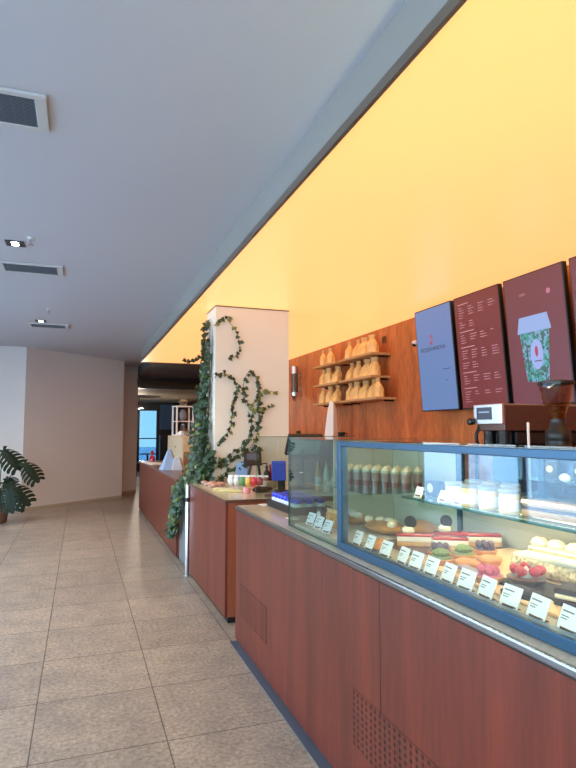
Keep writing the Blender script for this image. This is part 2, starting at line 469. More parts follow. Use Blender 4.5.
# ------------------------------------------------------------------ counters
ZT = .955
def grille(parent, X, y0, y1, z0, z1, ny, nz):
    g = thing_part = MB()
    e = MB(); x = X-.002
    dy = (y1-y0)/ny; dz = (z1-z0)/nz
    for i in range(ny):
        for k in range(nz):
            cy, cz = y0+dy*(i+.5), z0+dz*(k+.5); r = min(dy, dz)*.34
            n = 8; vs = []; fs = []
            sq = [(1,0),(1,1),(0,1),(-1,1),(-1,0),(-1,-1),(0,-1),(1,-1)]
            for j in range(n):
                a = 2*PI*j/n
                vs.append((x, cy+sq[j][0]*dy/2, cz+sq[j][1]*dz/2))
                vs.append((x, cy+r*math.cos(a), cz+r*math.sin(a)))
                vs.append((x+.0015, cy+r*math.cos(a), cz+r*math.sin(a)))
            for j in range(n):
                q = (j+1) % n
                fs.append((3*j, 3*q, 3*q+1, 3*j+1)); fs.append((3*j+1, 3*q+1, 3*q+2, 3*j+2))
            g.add(vs, fs)
    o = g.build('vent_grille', M_wood_c, parent)
    b = MB().box(x+.0012, y0, z0, x+.0019, y1, z1).build('grille_backing', M_black, o)
    return o
# A: long display counter
A0, A1, XA = -3.6, 4.17, 1.094
a = thing('display_counter', 'long reddish wood counter under the glass display cases, nearest viewer', 'counter')
seam = 2.012
MB().box(XA, seam+.0015, .012, XA+.02, A1, .923).build('front_panel', M_wood_c, a)
MB().box(XA, -1.4, .012, XA+.02, seam-.0015, .923).build('front_panel', M_wood_c, a)
MB().box(XA, A0, .012, XA+.02, -1.403, .923).build('front_panel', M_wood_c, a)
MB().box(XA+.02, A1-.02, .012, 1.9, A1, .923).build('end_panel', M_wood_end, a)
MB().box(XA+.021, A0, .0, 1.9, A1-.021, .922).build('carcass', M_dark, a)
MB().box(XA+.004, A0, .0, XA+.02, A1-.004, .012).build('plinth', M_kick, a)
grille(a, XA, 3.43, 4.03, .212, .436, 17, 9)
grille(a, XA, 1.635, 2.253, .216, .442, 17, 9)
wt = thing('stone_worktop', 'speckled stone worktop with steel edge on the long display counter', 'worktop')
MB().box(XA+.008, A0, .926, 1.9, A1-.004, ZT).build('slab', M_stone, wt)
MB().bbox(XA-.008, A0, .928, XA+.008, A1, ZT, .007).box(XA+.008, A1-.004, .928, 1.9, A1+.006, ZT).build('edge_strip', M_steel_edge, wt)
MB().box(XA+.001, A0, .923, 1.9, A1-.001, .926).build('shadow_gap', M_black, wt)
fs = MB().box(1.045, A0, 0.0, XA+.003, A1-.03, .006)
tag(fs.build('floor_channel', M_kick), 'dark blue grey metal floor strip along the foot of long counter', 'floor strip')
# B: middle counter
B0, B1 = 4.52, 6.10
b = thing('till_counter', 'short reddish wood counter with till before the white column', 'counter')
MB().box(1.10, B0+.001, .05, 1.12, 5.18, .93).build('front_panel', M_wood_c, b)
MB().box(1.10, 5.183, .05, 1.12, B1, .93).build('front_panel', M_wood_c, b)
MB().box(1.121, B0, .05, 2.3, B0+.02, .93).build('end_panel', M_wood_end, b)
MB().box(1.121, B0+.021, .05, 2.3, 6.06, .93).box(1.121, 6.06, .05, 1.34, B1, .93).build('carcass', M_dark, b)
MB().box(1.13, B0+.02, 0, 2.28, 6.04, .05).build('plinth', M_black, b)
wb = thing('till_worktop', 'thin dark edged stone top of the short till counter', 'worktop')
MB().box(1.096, B0-.008, .9305, 2.3, 6.06, .953).box(1.096, 6.06, .9305, 1.34, B1, .953).build('slab', M_stone, wb)
MB().box(1.092, B0-.012, .9305, 1.096, B1, .954).box(1.096, B0-.012, .9305, 2.3, B0-.008, .954).build('edge_strip', M_choc_m, wb)
# C: far counter
C0, C1 = 6.95, 11.5
c = thing('far_counter', 'low reddish wood counter at the back, holding carton and papers', 'counter')
for y0, y1 in ((C0, 8.4), (8.403, 9.95), (9.953, C1)):
    MB().box(1.10, y0, .03, 1.12, y1, .9).build('front_panel', M_wood_c, c)
MB().box(1.121, C0, .03, 1.95, C0+.02, .9).build('end_panel', M_wood_end, c)
MB().box(1.121, C0+.021, .03, 1.95, C1, .9).build('carcass', M_dark, c)
MB().box(1.13, C0+.02, 0, 1.93, C1-.01, .03).build('plinth', M_black, c)
wc = thing('far_worktop', 'dark thin worktop on the farthest low counter', 'worktop')
MB().bbox(1.09, C0-.01, .9, 1.96, C1+.01, .93, .003).build('slab', mat('brown_top', (104, 70, 58), .3), wc)
# planter and post between B and C
p = thing('ivy_planter', 'narrow grey metal planter between the counters, full of ivy', 'planter')
MB().box(1.13, 6.18, .02, 1.345, 6.92, .86).build('box', M_grey, p)
MB().box(1.125, 6.175, .86, 1.348, 6.925, .88).build('rim', M_steel, p)
MB().box(1.14, 6.19, 0, 1.34, 6.91, .02).build('foot', M_black, p)
MB().box(1.135, 6.185, .88, 1.343, 6.915, .885).build('soil', M_soil, p)
p = thing('steel_post', 'silver round barrier post at far end of the till counter', 'post', (1.085, 6.135, 0))
MB().lathe([(.022, .004), (.022, .93), (.018, .94), (.0, .942)], 20).build('tube', M_steel, p, True)
MB().lathe([(.03, 0), (.03, .004)], 20).build('base_plate', M_steel, p)
MB().lathe([(.025, .76), (.027, .765), (.027, .80), (.025, .805)], 20).build('collar', M_black, p, True)

# ------------------------------------------------------------------ glass display cases
GX0, GX1 = 1.155, 1.84
GZ0, GZ1 = ZT, 1.455
G1 = 2.505           # end of the framed case
d = thing('glass_display_case', 'large blue framed glass cake case on the counter, nearest viewer', 'display case')
F = MB()
F.bbox(GX0-.012, G1-.036, GZ0+.001, GX0+.03, G1, GZ1-.002, .003)                    # left post
F.bbox(GX0-.012, -2.0, GZ0+.001, GX0+.03, G1-.036, GZ0+.036, .003)                 # bottom rail
F.bbox(GX0-.01, -2.0, GZ1-.028, GX0+.03, G1-.036, GZ1-.002, .003)                  # top rail
F.box(GX1-.03, G1-.036, GZ0+.001, GX1, G1, GZ1-.002)                               # rear post
F.box(GX1-.03, -2.0, GZ1-.028, GX1, G1-.036, GZ1-.002)
F.box(GX1-.03, -2.0, 1.115, GX1, G1-.036, 1.14)
F.box(GX0+.03, G1-.03, GZ1-.028, GX1-.03, G1-.004, GZ1-.002)
F.build('frame', M_frame, d)
MB().box(GX0-.004, -1.98, GZ0+.036, GX0+.004, G1-.036, GZ1-.028).build('front_glass', M_glass, d)
MB().box(GX0-.012, -2.0, GZ1-.002, GX1, G1, GZ1+.006).build('top_glass', M_glass, d)
MB().box(GX1-.02, -1.98, 1.14, GX1-.012, G1-.036, GZ1-.028).build('sliding_door', M_glass, d)
for yy in (1.93, 1.05, .3): MB().box(GX1-.026, yy-.016, 1.1405, GX1-.008, yy+.016, GZ1-.0285).build('door_frame', M_frame, d)
MB().box(GX1-.022, -1.98, GZ0+.02, GX1-.002, G1-.036, 1.115).build('back_panel', M_pot_dark, d)
MB().box(GX0+.03, -1.98, GZ0+.001, GX1-.022, G1, GZ0+.02).build('deck', mat('case_deck', (170, 160, 140), .5), d)
MB().box(1.41, -1.98, 1.194, 1.79, 2.36, 1.202).build('glass_shelf', M_glass_end, d)
MB().box(1.405, -1.98, 1.193, 1.41, 2.36, 1.203).build('shelf_edge', M_glass_edge, d)
MB().box(1.72, -1.98, 1.30, 1.80, 1.98, 1.306).build('rear_glass_shelf', M_glass_end, d)
for yy in (2.2, 1.3, .4): MB().box(1.5, yy-.004, 1.18, 1.815, yy+.004, 1.1935).build('shelf_bracket', M_steel, d)
MB().box(GX0+.03, -1.9, GZ1-.02, GX0+.05, G1-.04, GZ1-.008).build('light_strip', emission('case_led', (255, 232, 196), 46), d)
MB().box(1.585, -1.9, 1.1865, 1.615, 2.3, 1.1935).build('fill_strip_cover', M_steel, d)  # hides the added fill strip from above
MB().box(1.588, -1.9, 1.182, 1.612, 2.3, 1.1864).build('light_strip', emission('added_deck_fill', (255, 226, 180), 26), d)  # added fill strip, no known lamp, brightens the cakes on the deck
# unframed case beyond it
G2 = 3.19
e = thing('frameless_glass_case', 'unframed clear glass case standing beyond the blue framed case', 'display case')
MB().box(GX0-.004, G1+.004, GZ0+.001, GX0+.004, G2, GZ1).build('front_glass', M_glass, e)
MB().box(GX0+.0045, G2-.008, GZ0+.001, GX1, G2, GZ1).build('end_glass', M_glass_end, e)
MB().box(GX0-.004, G1+.004, GZ1+.0005, GX1, G2, GZ1+.008).build('top_glass', M_glass, e)
MB().box(GX0+.03, G1+.004, GZ0+.001, GX1-.005, G2-.01, GZ0+.014).build('deck', M_stone_pale if 'M_stone_pale' in globals() else mat('pale_deck', (206, 200, 184), .4), e)
MB().box(1.30, G1+.005, 1.194, 1.80, G2-.022, 1.202).build('glass_shelf', M_glass_end, e)
MB().box(GX1-.012, G1+.004, GZ0+.0145, GX1-.004, G2-.022, GZ1-.001).build('back_panel', M_pale, e)
MB().box(1.43, G2-.02, GZ0+.0145, GX1-.013, G2-.009, GZ1-.001).build('reflection_panel', M_pale, e)  # added opaque panel, its pale colour stands in for reflections in the glass
MB().box(GX0-.0055, G2, GZ0+.001, GX0+.004, G2+.003, GZ1).box(GX0-.006, G1+.004, GZ0+.001, GX0-.004, G2, GZ0+.007).build('edge', M_glass_edge, e)
sg = thing('sneeze_guard', 'tall clear glass screen on the near end of till counter', 'glass screen', (0, 4.6, .954))
MB().box(1.37, -.004, 0, 2.28, .004, .496).build('pane', M_glass, sg)
MB().box(1.37, -.005, .496, 2.28, .005, .501).build('edge', M_glass_edge, sg)
for xx in (1.44, 2.1): MB().box(xx, -.02, 0, xx+.06, -.004, .03).build('clamp', M_steel, sg)

ZE = GZ0+.0145
# ------------------------------------------------------------------ price cards along the front
ZD = GZ0+.0205      # deck surface
def make_card(w=.078, h=.07, dark=False):
    t = thing('price_card', '', 'price card')
    M = RX(math.radians(-24))
    MB().box(-w/2, 0, 0, w/2, .0016, h, M).build('card', M_card, t)
    tx = MB()
    tx.box(-w*.42, -.0006, h*.74, w*.12, -.0001, h*.80, M)
    tx.box(-w*.42, -.0006, h*.56, -w*.05, -.0001, h*.60, M)
    tx.box(-w*.42, -.0006, h*.46, -w*.12, -.0001, h*.50, M)
    tx.build('heading_print', M_ink, t)
    MB().box(w*.18, -.0006, h*.12, w*.42, -.0001, h*.19, M).build('price_print', M_ink, t)
    MB().box(-w*.3, .003, .0006, w*.3, .03, .003).box(-w*.3, .0016, 0, w*.3, .004, .012).build('holder', M_choc_m, t)
    return t
ck = Kind(make_card)
card_px = [(355,549),(367,554),(383,564),(400,570),(413,573),(428,582),(445,589),(463,597),(483,607),(507,615),(534,627),(566,642)]
card_lab = ['in the left corner by the blue post', 'leaning askew, second along from the blue post', 'third along from the blue post, before flat bread',
 'fourth along from the blue post, below the first cookie', 'fifth along from the blue post, before red topped slices', 'sixth along from the blue post, before the plum tart',
 'seventh along from the blue post, before green tarts', 'eighth along from the blue post, before the purple slab', 'ninth along, before the pink berry tart',
 'tenth along, before the strawberry tart', 'eleventh along, before the dark slate tray', 'at the right edge, before the large chocolate slice']
for i, (x, y) in enumerate(card_px):
    q = onX(x, y, 1.2)
    ck.put((1.2, q.y, ZD+.001), -PI/2+random.uniform(-.12, .12), 'white price card '+card_lab[i], 'price cards along the cake case front')

# ------------------------------------------------------------------ cakes and pastries
def at(x, y, z=None): return onZ(x, y, ZD if z is None else z)
bd = MB().bbox(1.27, -.6, 0, 1.8, 2.11, .012, .004)
tag(bd.build('serving_board', M_board), 'pale wooden board under the cakes on the right', 'board', loc=(0, 0, ZD))
bd2 = MB().bbox(1.33, 2.13, 0, 1.8, 2.46, .012, .004)
tag(bd2.build('serving_tray', M_choc_m), 'brown tray under the red topped cake slices', 'tray', loc=(0, 0, ZD))
ZO = ZD+.012
def slice_cake(cookie):
    t = thing('cake_slice', '', 'cake')
    L, W = .062, .024
    MB().bbox(-L, -W, 0, L, W, .016, .003).build('base', M_sponge, t)
    MB().bbox(-L*.99, -W*.98, .016, L*.99, W*.98, .034, .004).build('cream_layer', M_creamw, t)
    MB().bbox(-L*.99, -W*.98, .034, L*.99, W*.98, .045, .004).build('jelly', M_red, t)
    if cookie:
        MB().blob((-.02, 0, .056), (.024, .02, .016), noise=.12).build('cream_dollop', M_cream, t, True)
        MB().lathe([(.0,-.005),(.020,-.005),(.023,0),(.020,.005),(0,.005)], 18, T(-.012,0,.084) @ RX(PI/2-.35) @ RY(.2), cap=False).build('cookie', M_cookie, t, True)
    return t
s1, s2 = Kind(lambda: slice_cake(True)), Kind(lambda: slice_cake(False))
def P(x, y, z): q = onZ(x, y, z); return (q.x, q.y, z)
s1.put((1.43, 2.30, ZO), -.5, 'red jelly topped cake slice with cookie, the left one of two', 'red topped cake slices')
s1.put((1.60, 2.27, ZO), -.5, 'red jelly topped cake slice with cookie, the right one of two', 'red topped cake slices')
s2.put((1.53, 2.17, ZO), -.5, 'red jelly topped cake slice without cookie, between the two with cookies', 'red topped cake slices')
s2.put((1.72, 2.19, ZO), -.5, 'red jelly topped cake slice without cookie, farthest right at the back', 'red topped cake slices')
def tart(fill, top):
    t = thing('berry_tart', '', 'tart')
    MB().lathe([(.034, 0), (.042, .018), (.040, .020), (.036, .016), (0, .016)], 22, cap=False).build('crust', M_crust, t, True)
    MB().lathe([(.036, .0165), (.034, .022), (.02, .027), (0, .028)], 20, cap=False).build('filling', fill, t, True)
    if top == 'berries':
        for k in range(7):
            a = 2*PI*k/6; r = .022 if k < 6 else 0
            MB().blob((r*math.cos(a), r*math.sin(a), .034), (.011, .011, .012), 10, 6, .05).build('berry', fill, t, True)
    elif top == 'cream':
        MB().blob((0, 0, .034), (.028, .028, .014), noise=.1).build('topping', fill, t, True)
    return t
tp, tg, tk, tb = Kind(lambda: tart(M_plum, 'berries')), Kind(lambda: tart(M_green, 'cream')), Kind(lambda: tart(M_pink, 'berries')), Kind(lambda: tart(M_crust, None))
tp.put((1.40, 2.055, ZO), 0, 'tart heaped with plum coloured berries, left one', 'plum berry tarts')
tp.put((1.60, 2.03, ZO), 0, 'tart heaped with plum coloured berries, right one behind green tart', 'plum berry tarts')
tg.put((1.33, 1.95, ZO), 0, 'tart with green pistachio crumb topping, left and nearer the glass', 'green topped tarts')
tg.put((1.46, 1.985, ZO), 0, 'tart with green pistachio crumb topping, right one farther back', 'green topped tarts')
tb.put((1.50, 1.88, ZO), 0, 'plain golden tart without topping on the pale board', 'tarts')
tb.put((1.38, 1.86, ZO), 0, 'plain golden tart before the green topped tarts, nearest glass', 'tarts')
tk.put((1.325, 1.665, ZO), 0, 'tart heaped with pale pink berries behind the ninth price card', 'berry tarts')
pl = thing('purple_cake_slab', 'long purple glazed cake slab behind the eighth price card', 'cake', (1.315, 1.745, ZO), -.15)
MB().bbox(-.025, -.075, 0, .025, .075, .016, .003).build('sponge', M_sponge, pl)
MB().bbox(-.025, -.075, .016, .025, .075, .026, .004).build('glaze', mat('purple_glaze', (104, 74, 110), .3), pl)
st = thing('strawberry_tart', 'open tart with halved strawberries and white cream on slate tray', 'tart', (1.405, 1.575, ZO+.0085))
MB().lathe([(.04, 0), (.052, .018), (.049, .02), (0, .017)], 22, cap=False).build('crust', M_choc_m, st, True)
for k, (xx, yy) in enumerate(((-.02,.022),(.02,.028),(-.03,-.012),(.03,-.018),(.0,-.032))):
    h = Matrix.Rotation(.6*k, 4, 'Z') @ RX(.5)
    MB().lathe([(0,-.014),(.012,-.004),(.016,.006),(.012,.014),(0,.017)], 12, T(xx, yy, .034) @ h, cap=False).build('strawberry', M_berry, st, True)
MB().lathe([(.016,0),(.018,.008),(.011,.018),(.004,.026),(0,.03)], 12, T(0, .0, .018), cap=False).build('cream_swirl', M_creamw, st, True)
sl = thing('slate_tray', 'thin dark slate tray carrying the strawberry tart', 'tray', (1.42, 1.54, ZO), .12)
MB().bbox(-.075, -.16, 0, .075, .13, .008, .003).build('slate', M_choc, sl)
def roll(len_, cream_dollops):
    t = thing('cream_roll_cake', '', 'cake')
    M = RX(PI/2)
    pr = []
    n = 16
    mb = MB(); vs = []; fs = []
    for k, yy in enumerate((-len_, len_)):
        for i in range(n):
            a = 2*PI*i/n
            vs.append((.052*math.cos(a), yy, max(.0, .034+.036*math.sin(a))))
    for i in range(n): fs.append((i, (i+1) % n, n+(i+1) % n, n+i))
    fs.append(tuple(range(n))); fs.append(tuple(n+i for i in range(n)))
    mb.add(vs, fs).build('sponge', M_speckle, t, True)
    MB().bbox(-.04, -len_*.99, .058, .04, len_*.99, .074, .007).build('icing', M_cream, t)
    if cream_dollops:
        for k in range(5):
            MB().blob((0, -len_*.85+k*len_*.42, .084), (.032, .034, .022), noise=.08).build('cream_dollop', M_cream, t, True)
    return t
r1, r2 = Kind(lambda: roll(.17, True)), Kind(lambda: roll(.17, False))
r1.put((1.70, 1.66, ZO), .18, 'speckled cake log with row of cream dollops, at the back right', 'cake logs')
r2.put((1.565, 1.585, ZO), .18, 'speckled cake log with flat cream top, before the dollop topped log', 'cake logs')
cs = thing('chocolate_slice', 'large dark chocolate cake slice at right edge of the case', 'cake', (1.40, 1.33, ZO), .35)
MB().bbox(-.045, -.075, 0, .045, .075, .02, .004).build('base', M_choc, cs)
MB().bbox(-.044, -.074, .02, .044, .074, .034, .005).build('cream_layer', M_cream, cs)
MB().bbox(-.045, -.075, .034, .045, .075, .052, .006).build('top_layer', M_choc, cs)
cs = thing('chocolate_bar_cake', 'narrow dark chocolate bar lying behind the slate tray', 'cake', (1.525, 1.40, ZO), .25)
MB().bbox(-.02, -.07, 0, .02, .07, .022, .004).build('base', M_choc_m, cs)
MB().bbox(-.02, -.07, .022, .02, .07, .03, .003).build('glaze', M_choc, cs)
cs = thing('truffle_pastry', 'dark chocolate crumb pastry behind the eleventh price card', 'pastry', (1.30, 1.48, ZO), .3)
MB().bbox(-.024, -.06, 0, .024, .06, .018, .004).build('base', M_choc, cs)
MB().blob((0, 0, .022), (.024, .055, .012), noise=.15).build('crumbs', mat('cocoa_crumb', (74, 56, 50), .8, var=.5, vscale=90), cs, True)
tag(MB().box(-.004, -.04, 0, .004, .04, .003).build('red_marker', M_red), 'thin red strip lying on the pale wooden board', 'marker strip', loc=(1.72, 1.905, ZO), rz=.4)
tray = MB().bbox(1.24, 2.16, 0, 1.33, 2.46, .006, .002)
def loaf(name, rx, ry, rz_, top, lab):
    t = thing(name, lab, 'bread')
    MB().blob((0, 0, rz_*.9), (rx, ry, rz_), 22, 12, .03, flat=0).build('loaf', M_bread, t, True)
    if top:
        for k in range(5):
            MB().blob((random.uniform(-.5,.5)*rx, -ry*.7+k*ry*.35, rz_*1.85), (.026, .024, .018), 10, 6, .15).build('topping', top, t, True)
    return t
o = loaf('flatbread', .05, .105, .02, None, 'flat golden brown bread behind the third price card'); o.location = (1.28, 2.345, ZD); o.rotation_euler.z = -.5
o = loaf('focaccia', .085, .15, .032, M_cream, 'large golden bread with creamy white pieces on top, middle back'); o.location = (1.52, 2.72, ZE); o.rotation_euler.z = .1
o = loaf('bread_loaf', .07, .11, .036, None, 'plain golden loaf at the back, right of the topped bread'); o.location = (1.68, 2.62, ZE); o.rotation_euler.z = -.2
o = loaf('cheese_bread', .07, .1, .03, M_creamw, 'pale cheese topped bread left of the large topped bread'); o.location = (1.50, 3.05, ZE); o.rotation_euler.z = .2

# shelf: parfait cups on the left, jars and boxes on the right
def parfait():
    t = thing('parfait_cup', '', 'dessert cup')
    MB().lathe([(.018, 0), (.020, .03)], 16).build('red_layer', M_red, t, True)
    MB().lathe([(.0205, .0301), (.024, .075)], 16).build('pink_layer', mat('pink_mousse', (214, 150, 140), .5), t, True)
    MB().lathe([(.0245, .0751), (.026, .085), (.016, .1), (.004, .112), (0, .114)], 16, cap=False).build('cream_swirl', M_cream, t, True)
    MB().lathe([(.0215, .001), (.0285, .088), (.0292, .088), (.0222, .0005)], 16, cap=False).build('cup', M_glass, t, True)
    return t
pc = Kind(parfait)
k = 0
for r in range(2):
    for i in range(8):
        x, y = 1.40+.026*i+.085*r, 3.02-.058*i+.02*r
        pc.put((x, y, 1.2022), 0, 'red and cream dessert cup, %s from left in the %s row' % (ORD[i], ('front', 'rear')[r]), 'dessert cups on the glass shelf')
def jar():
    t = thing('cream_jar', '', 'jar')
    MB().lathe([(.034, 0), (.037, .004), (.037, .066), (.034, .072)], 24).build('contents', mat('yoghurt_cream', (222, 198, 158), .5, var=.1, vscale=30), t, True)
    MB().lathe([(.0385, .0722), (.0395, .075), (.0395, .086), (.037, .088)], 24).build('lid', mat('jar_lid', (150, 156, 162), .35), t, True)
    MB().lathe([(.0372, .012), (.0375, .013), (.0375, .05), (.0372, .051)], 24, cap=False).build('label', M_card, t, True)
    return t
jk = Kind(jar)
jpos = [(455,503,'cream filled glass jar beside the black box, behind a white card'),(471,507,'cream filled glass jar, second to the right of black box'),(489,512,'cream filled glass jar, third to the right of black box'),(510,513,'cream filled glass jar with grey lid, last on the right')]
for x, y, l in jpos:
    q = onX(x, y, 1.475); jk.put((1.475, q.y, 1.2022), 0, l, 'cream jars on the glass shelf')
for i, (yy, l) in enumerate(((2.10, 'cream filled glass jar of the rear row, behind first front jar'), (1.99, 'cream filled glass jar of the rear row, behind second front jar'), (1.88, 'cream filled glass jar of the rear row, behind third front jar'))):
    jk.put((1.61, yy, 1.2022), 0, l, 'cream jars on the glass shelf')
bx = thing('black_sweet_box', 'black box with round pale label on glass shelf, left of the jars', 'box', (1.55, 2.30, 1.2022), -PI/2+.1)
MB().bbox(-.05, -.02, 0, .05, .03, .068, .002).build('carton', M_black, bx)
MB().lathe([(.021, 0), (.021, .0012)], 20, T(-.015, -.0205, .036) @ RX(PI/2)).build('label', mat('round_label', (196, 170, 160), .5), bx)
def shelf_card(): return make_card(.06, .05)
sc_ = Kind(shelf_card)
for x, y, l in ((417, 493, 'small white card at left end of the glass shelf'), (441, 499, 'small white card leaning before the black box'), (456, 503, 'small white card leaning before the first cream jar')):
    q = onX(x, y, 1.432); sc_.put((1.432, q.y, 1.2036), -PI/2, l, 'cards on the glass shelf')
sw = thing('wrapped_sandwich', 'large sandwich in clear wrap on the right of glass shelf', 'sandwich', (1.565, 1.565, 1.2022), .1)
MB().bbox(-.075, -.12, 0, .075, .12, .022, .006).build('bread', M_sponge, sw)
MB().bbox(-.07, -.118, .022, .07, .118, .032, .004).build('filling', M_choc_m, sw)
MB().bbox(-.075, -.12, .032, .075, .12, .056, .012).build('bread', M_sponge, sw)
MB().bbox(-.08, -.128, .0, .08, .128, .062, .015).build('wrap', glass('film', (238, 240, 246), .12, 1.6), sw)
def black_tag():
    t = thing('black_stand_card', '', 'card')
    MB().bbox(-.026, -.003, 0, .026, .003, .075, .001).build('card', M_black, t)
    MB().lathe([(.014, 0), (.014, .001)], 18, T(-.006, -.0035, .045) @ RX(PI/2)).build('seal', mat('seal_yellow', (228, 204, 130), .5), t)
    MB().box(-.02, -.012, 0, .02, .012, .004).build('foot', M_black, t)
    return t
bk = Kind(black_tag)
bk.put((1.745, 1.80, 1.3062), -PI/2+.3, 'black upright card with round yellow seal on rear shelf, left one', 'black cards on the rear glass shelf')
bk.put((1.745, 1.66, 1.3062), -PI/2+.3, 'black upright card with round yellow seal on rear shelf, right one', 'black cards on the rear glass shelf')
tag(MB().blob((0, 0, .016), (.02, .026, .016), noise=.15, flat=0).build('meringue', M_creamw, None, True), 'small white meringue between the black upright cards', 'pastry', loc=(1.745, 1.73, 1.3062))

for o in list(C.objects):
    if o.name.split('.')[0] in ('cake_slice', 'berry_tart', 'strawberry_tart'): o.scale = (1.22, 1.22, 1.22)
# ------------------------------------------------------------------ things on the open end of the stone worktop
cr = thing('bottle_crate', 'black shallow crate holding the blue capped bottles', 'crate', (1.44, 3.82, ZT), .0)
MB().box(-.13, -.28, 0, .13, .28, .006).build('base', M_black, cr)
MB().box(-.13, -.28, .006, .13, -.272, .05).box(-.13, .272, .006, .13, .28, .05).box(-.13, -.272, .006, -.122, .272, .05).box(.122, -.272, .006, .13, .272, .05).build('side', M_black, cr)
def bottle():
    t = thing('blue_capped_bottle', '', 'bottle')
    MB().lathe([(.026, 0), (.028, .004), (.028, .05), (.022, .062)], 18).build('body', M_card, t, True)
    MB().lathe([(.025, .0622), (.027, .064), (.027, .09), (.024, .094)], 18).build('cap', M_blue, t, True)
    return t
bt = Kind(bottle)
for r in range(3):
    for i in range(8):
        bt.put((1.44-.08+r*.08, 3.82+.235-i*.067, ZT+.0062), 0, 'white bottle with blue cap, %s from the far end in the %s row of crate' % (ORD[i], ('nearest', 'middle', 'rear')[r]), 'blue capped bottles in the crate')
for x, y, l in ((258, 505, 'small white card flat before the crate, nearest the counter end'), (285, 519, 'small white card flat on stone beside the frameless case')):
    q = onZ(x, y, ZT)
    t = thing('flat_card', l, 'card', (q.x+.05, q.y, ZT), .2, 'cards lying on the stone worktop')
    MB().box(-.03, -.045, 0, .03, .045, .002).build('card', M_card, t)
    MB().box(-.015, -.03, .002, -.008, .02, .0023).build('printing', M_ink, t)
# inside the frameless case
ZE = GZ0+.0145
bg = thing('black_label_bag', 'black bag with round white label inside the frameless case', 'bag', (1.31, 3.08, ZE), -PI/2+.15)
MB().bbox(-.03, -.018, 0, .03, .018, .095, .008).build('bag', M_black, bg)
MB().lathe([(.02, 0), (.02, .001)], 18, T(0, -.0185, .055) @ RX(PI/2)).build('label', M_card, bg)
def snack():
    t = thing('orange_snack_bag', '', 'snack bag')
    MB().bbox(-.03, -.016, 0, .03, .016, .08, .01).build('bag', mat('orange_snack', (216, 150, 60), .4, var=.25, vscale=40), t)
    MB().box(-.03, -.004, .078, .03, .004, .1).build('top_seal', M_kraft_top, t)
    return t
snk = Kind(snack)
for i, (x, y) in enumerate(((1.325, 2.995), (1.325, 2.915), (1.325, 2.835))):
    snk.put((x, y, ZE), -PI/2+.1*i, 'orange snack bag in the frameless case, %s to the right of black bag' % ORD[i], 'orange snack bags')
ecards = ((1.235, 3.09), (1.225, 2.95), (1.215, 2.81))
for i, (x, y) in enumerate(ecards):
    ck.put((x, y, ZE+.001), -PI/2+.15, 'white price card in the frameless case, %s from the left' % ORD[i], 'price cards in the frameless case')

# ------------------------------------------------------------------ till counter: things on top
ZC = .9535
def sweetbag(rgb, nm):
    def f():
        t = thing('sweet_bag', '', 'sweet bag')
        MB().blob((0, 0, .045), (.03, .016, .05), 12, 8, .04, flat=0).build('pouch', mat(nm, rgb, .35, var=.2, vscale=50), t, True)
        MB().prism([(-.024,-.004),(.024,-.004),(.028,.004),(-.028,.004)], .085, .105).build('top_seal', M_card, t)
        return t
    return f
cols = [((226,230,226),'clear_sweets','pale clear'),((214,222,214),'pale_sweets','whitish'),((92,146,84),'green_sweets','green'),((226,190,84),'yellow_sweets','yellow'),((206,44,60),'red_sweets','bright red'),((190,36,54),'dark_red_sweets','deep red'),((222,120,100),'coral_sweets','coral')]
for i, (rgb, nm, w) in enumerate(cols):
    o = sweetbag(rgb, nm)(); o.location = (1.44+.052*i, 5.72-.03*i, ZC); o.rotation_euler.z = -.5
    o['label'] = '%s standing bag of sweets in the row before the white column' % w; o['group'] = 'sweet bags on the till counter'
def cookiepack():
    t = thing('cookie_pack', '', 'biscuit pack')
    MB().blob((0, 0, .02), (.035, .05, .022), 14, 8, .05, flat=0).build('biscuits', mat('pink_biscuit', (200, 150, 128), .5, var=.3, vscale=40), t, True)
    MB().box(-.014, .048, .012, .014, .07, .016).box(-.014, -.07, .012, .014, -.048, .016).build('wrapper_end', M_card, t)
    return t
cp = Kind(cookiepack)
for i, (x, y) in enumerate(((1.22, 5.95), (1.29, 5.85), (1.25, 5.76), (1.34, 5.72), (1.25, 5.60))):
    cp.put((x, y, ZC), .5*i, 'wrapped pink brown biscuit pack, %s from the ivy along till counter' % ORD[i], 'biscuit packs on the till counter')
def yellowpack():
    t = thing('sweet_bar', '', 'sweet bar')
    MB().bbox(-.03, -.055, 0, .03, .055, .018, .006).build('bar', mat('yellow_wrap', (214, 206, 140), .4, var=.15, vscale=30), t)
    MB().box(-.02, -.03, .018, .02, .03, .0185).build('label', M_card, t)
    return t
yp = Kind(yellowpack)
for i, (x, y) in enumerate(((1.24, 5.35), (1.31, 5.25), (1.25, 5.17), (1.34, 5.10))):
    yp.put((x, y, ZC), .9+.1*i, 'yellow wrapped sweet bar lying flat, %s from the ivy' % ORD[i], 'yellow sweet bars')
tag(MB().lathe([(.03,0),(.036,.03),(.03,.05),(.0,.056)], 18, cap=False).build('pink_pot', mat('pink_wax', (224, 150, 150), .4), None, True), 'small pink pot at the near edge of till counter', 'pot', loc=(1.40, 4.98, ZC))
bs = thing('black_pouch', 'crumpled black pouch lying right of the pink pot', 'pouch', (1.56, 5.02, ZC), .4)
MB().blob((0, 0, .024), (.11, .05, .03), 16, 8, .1, flat=0).build('pouch', mat('black_film', (40, 38, 38), .25), bs, True)
MB().box(-.02, -.02, .05, .02, .02, .056).build('label', M_card, bs)
ab = thing('acrylic_box', 'clear acrylic box holding pink notes on till counter', 'box', (1.715, 5.3, ZC), .2)
MB().box(-.07,-.05,0,.07,.05,.004).box(-.07,-.05,.004,-.066,.05,.1).box(.066,-.05,.004,.07,.05,.1).box(-.066,-.05,.004,.066,-.046,.1).box(-.066,.046,.004,.066,.05,.1).build('walls', M_glass, ab)
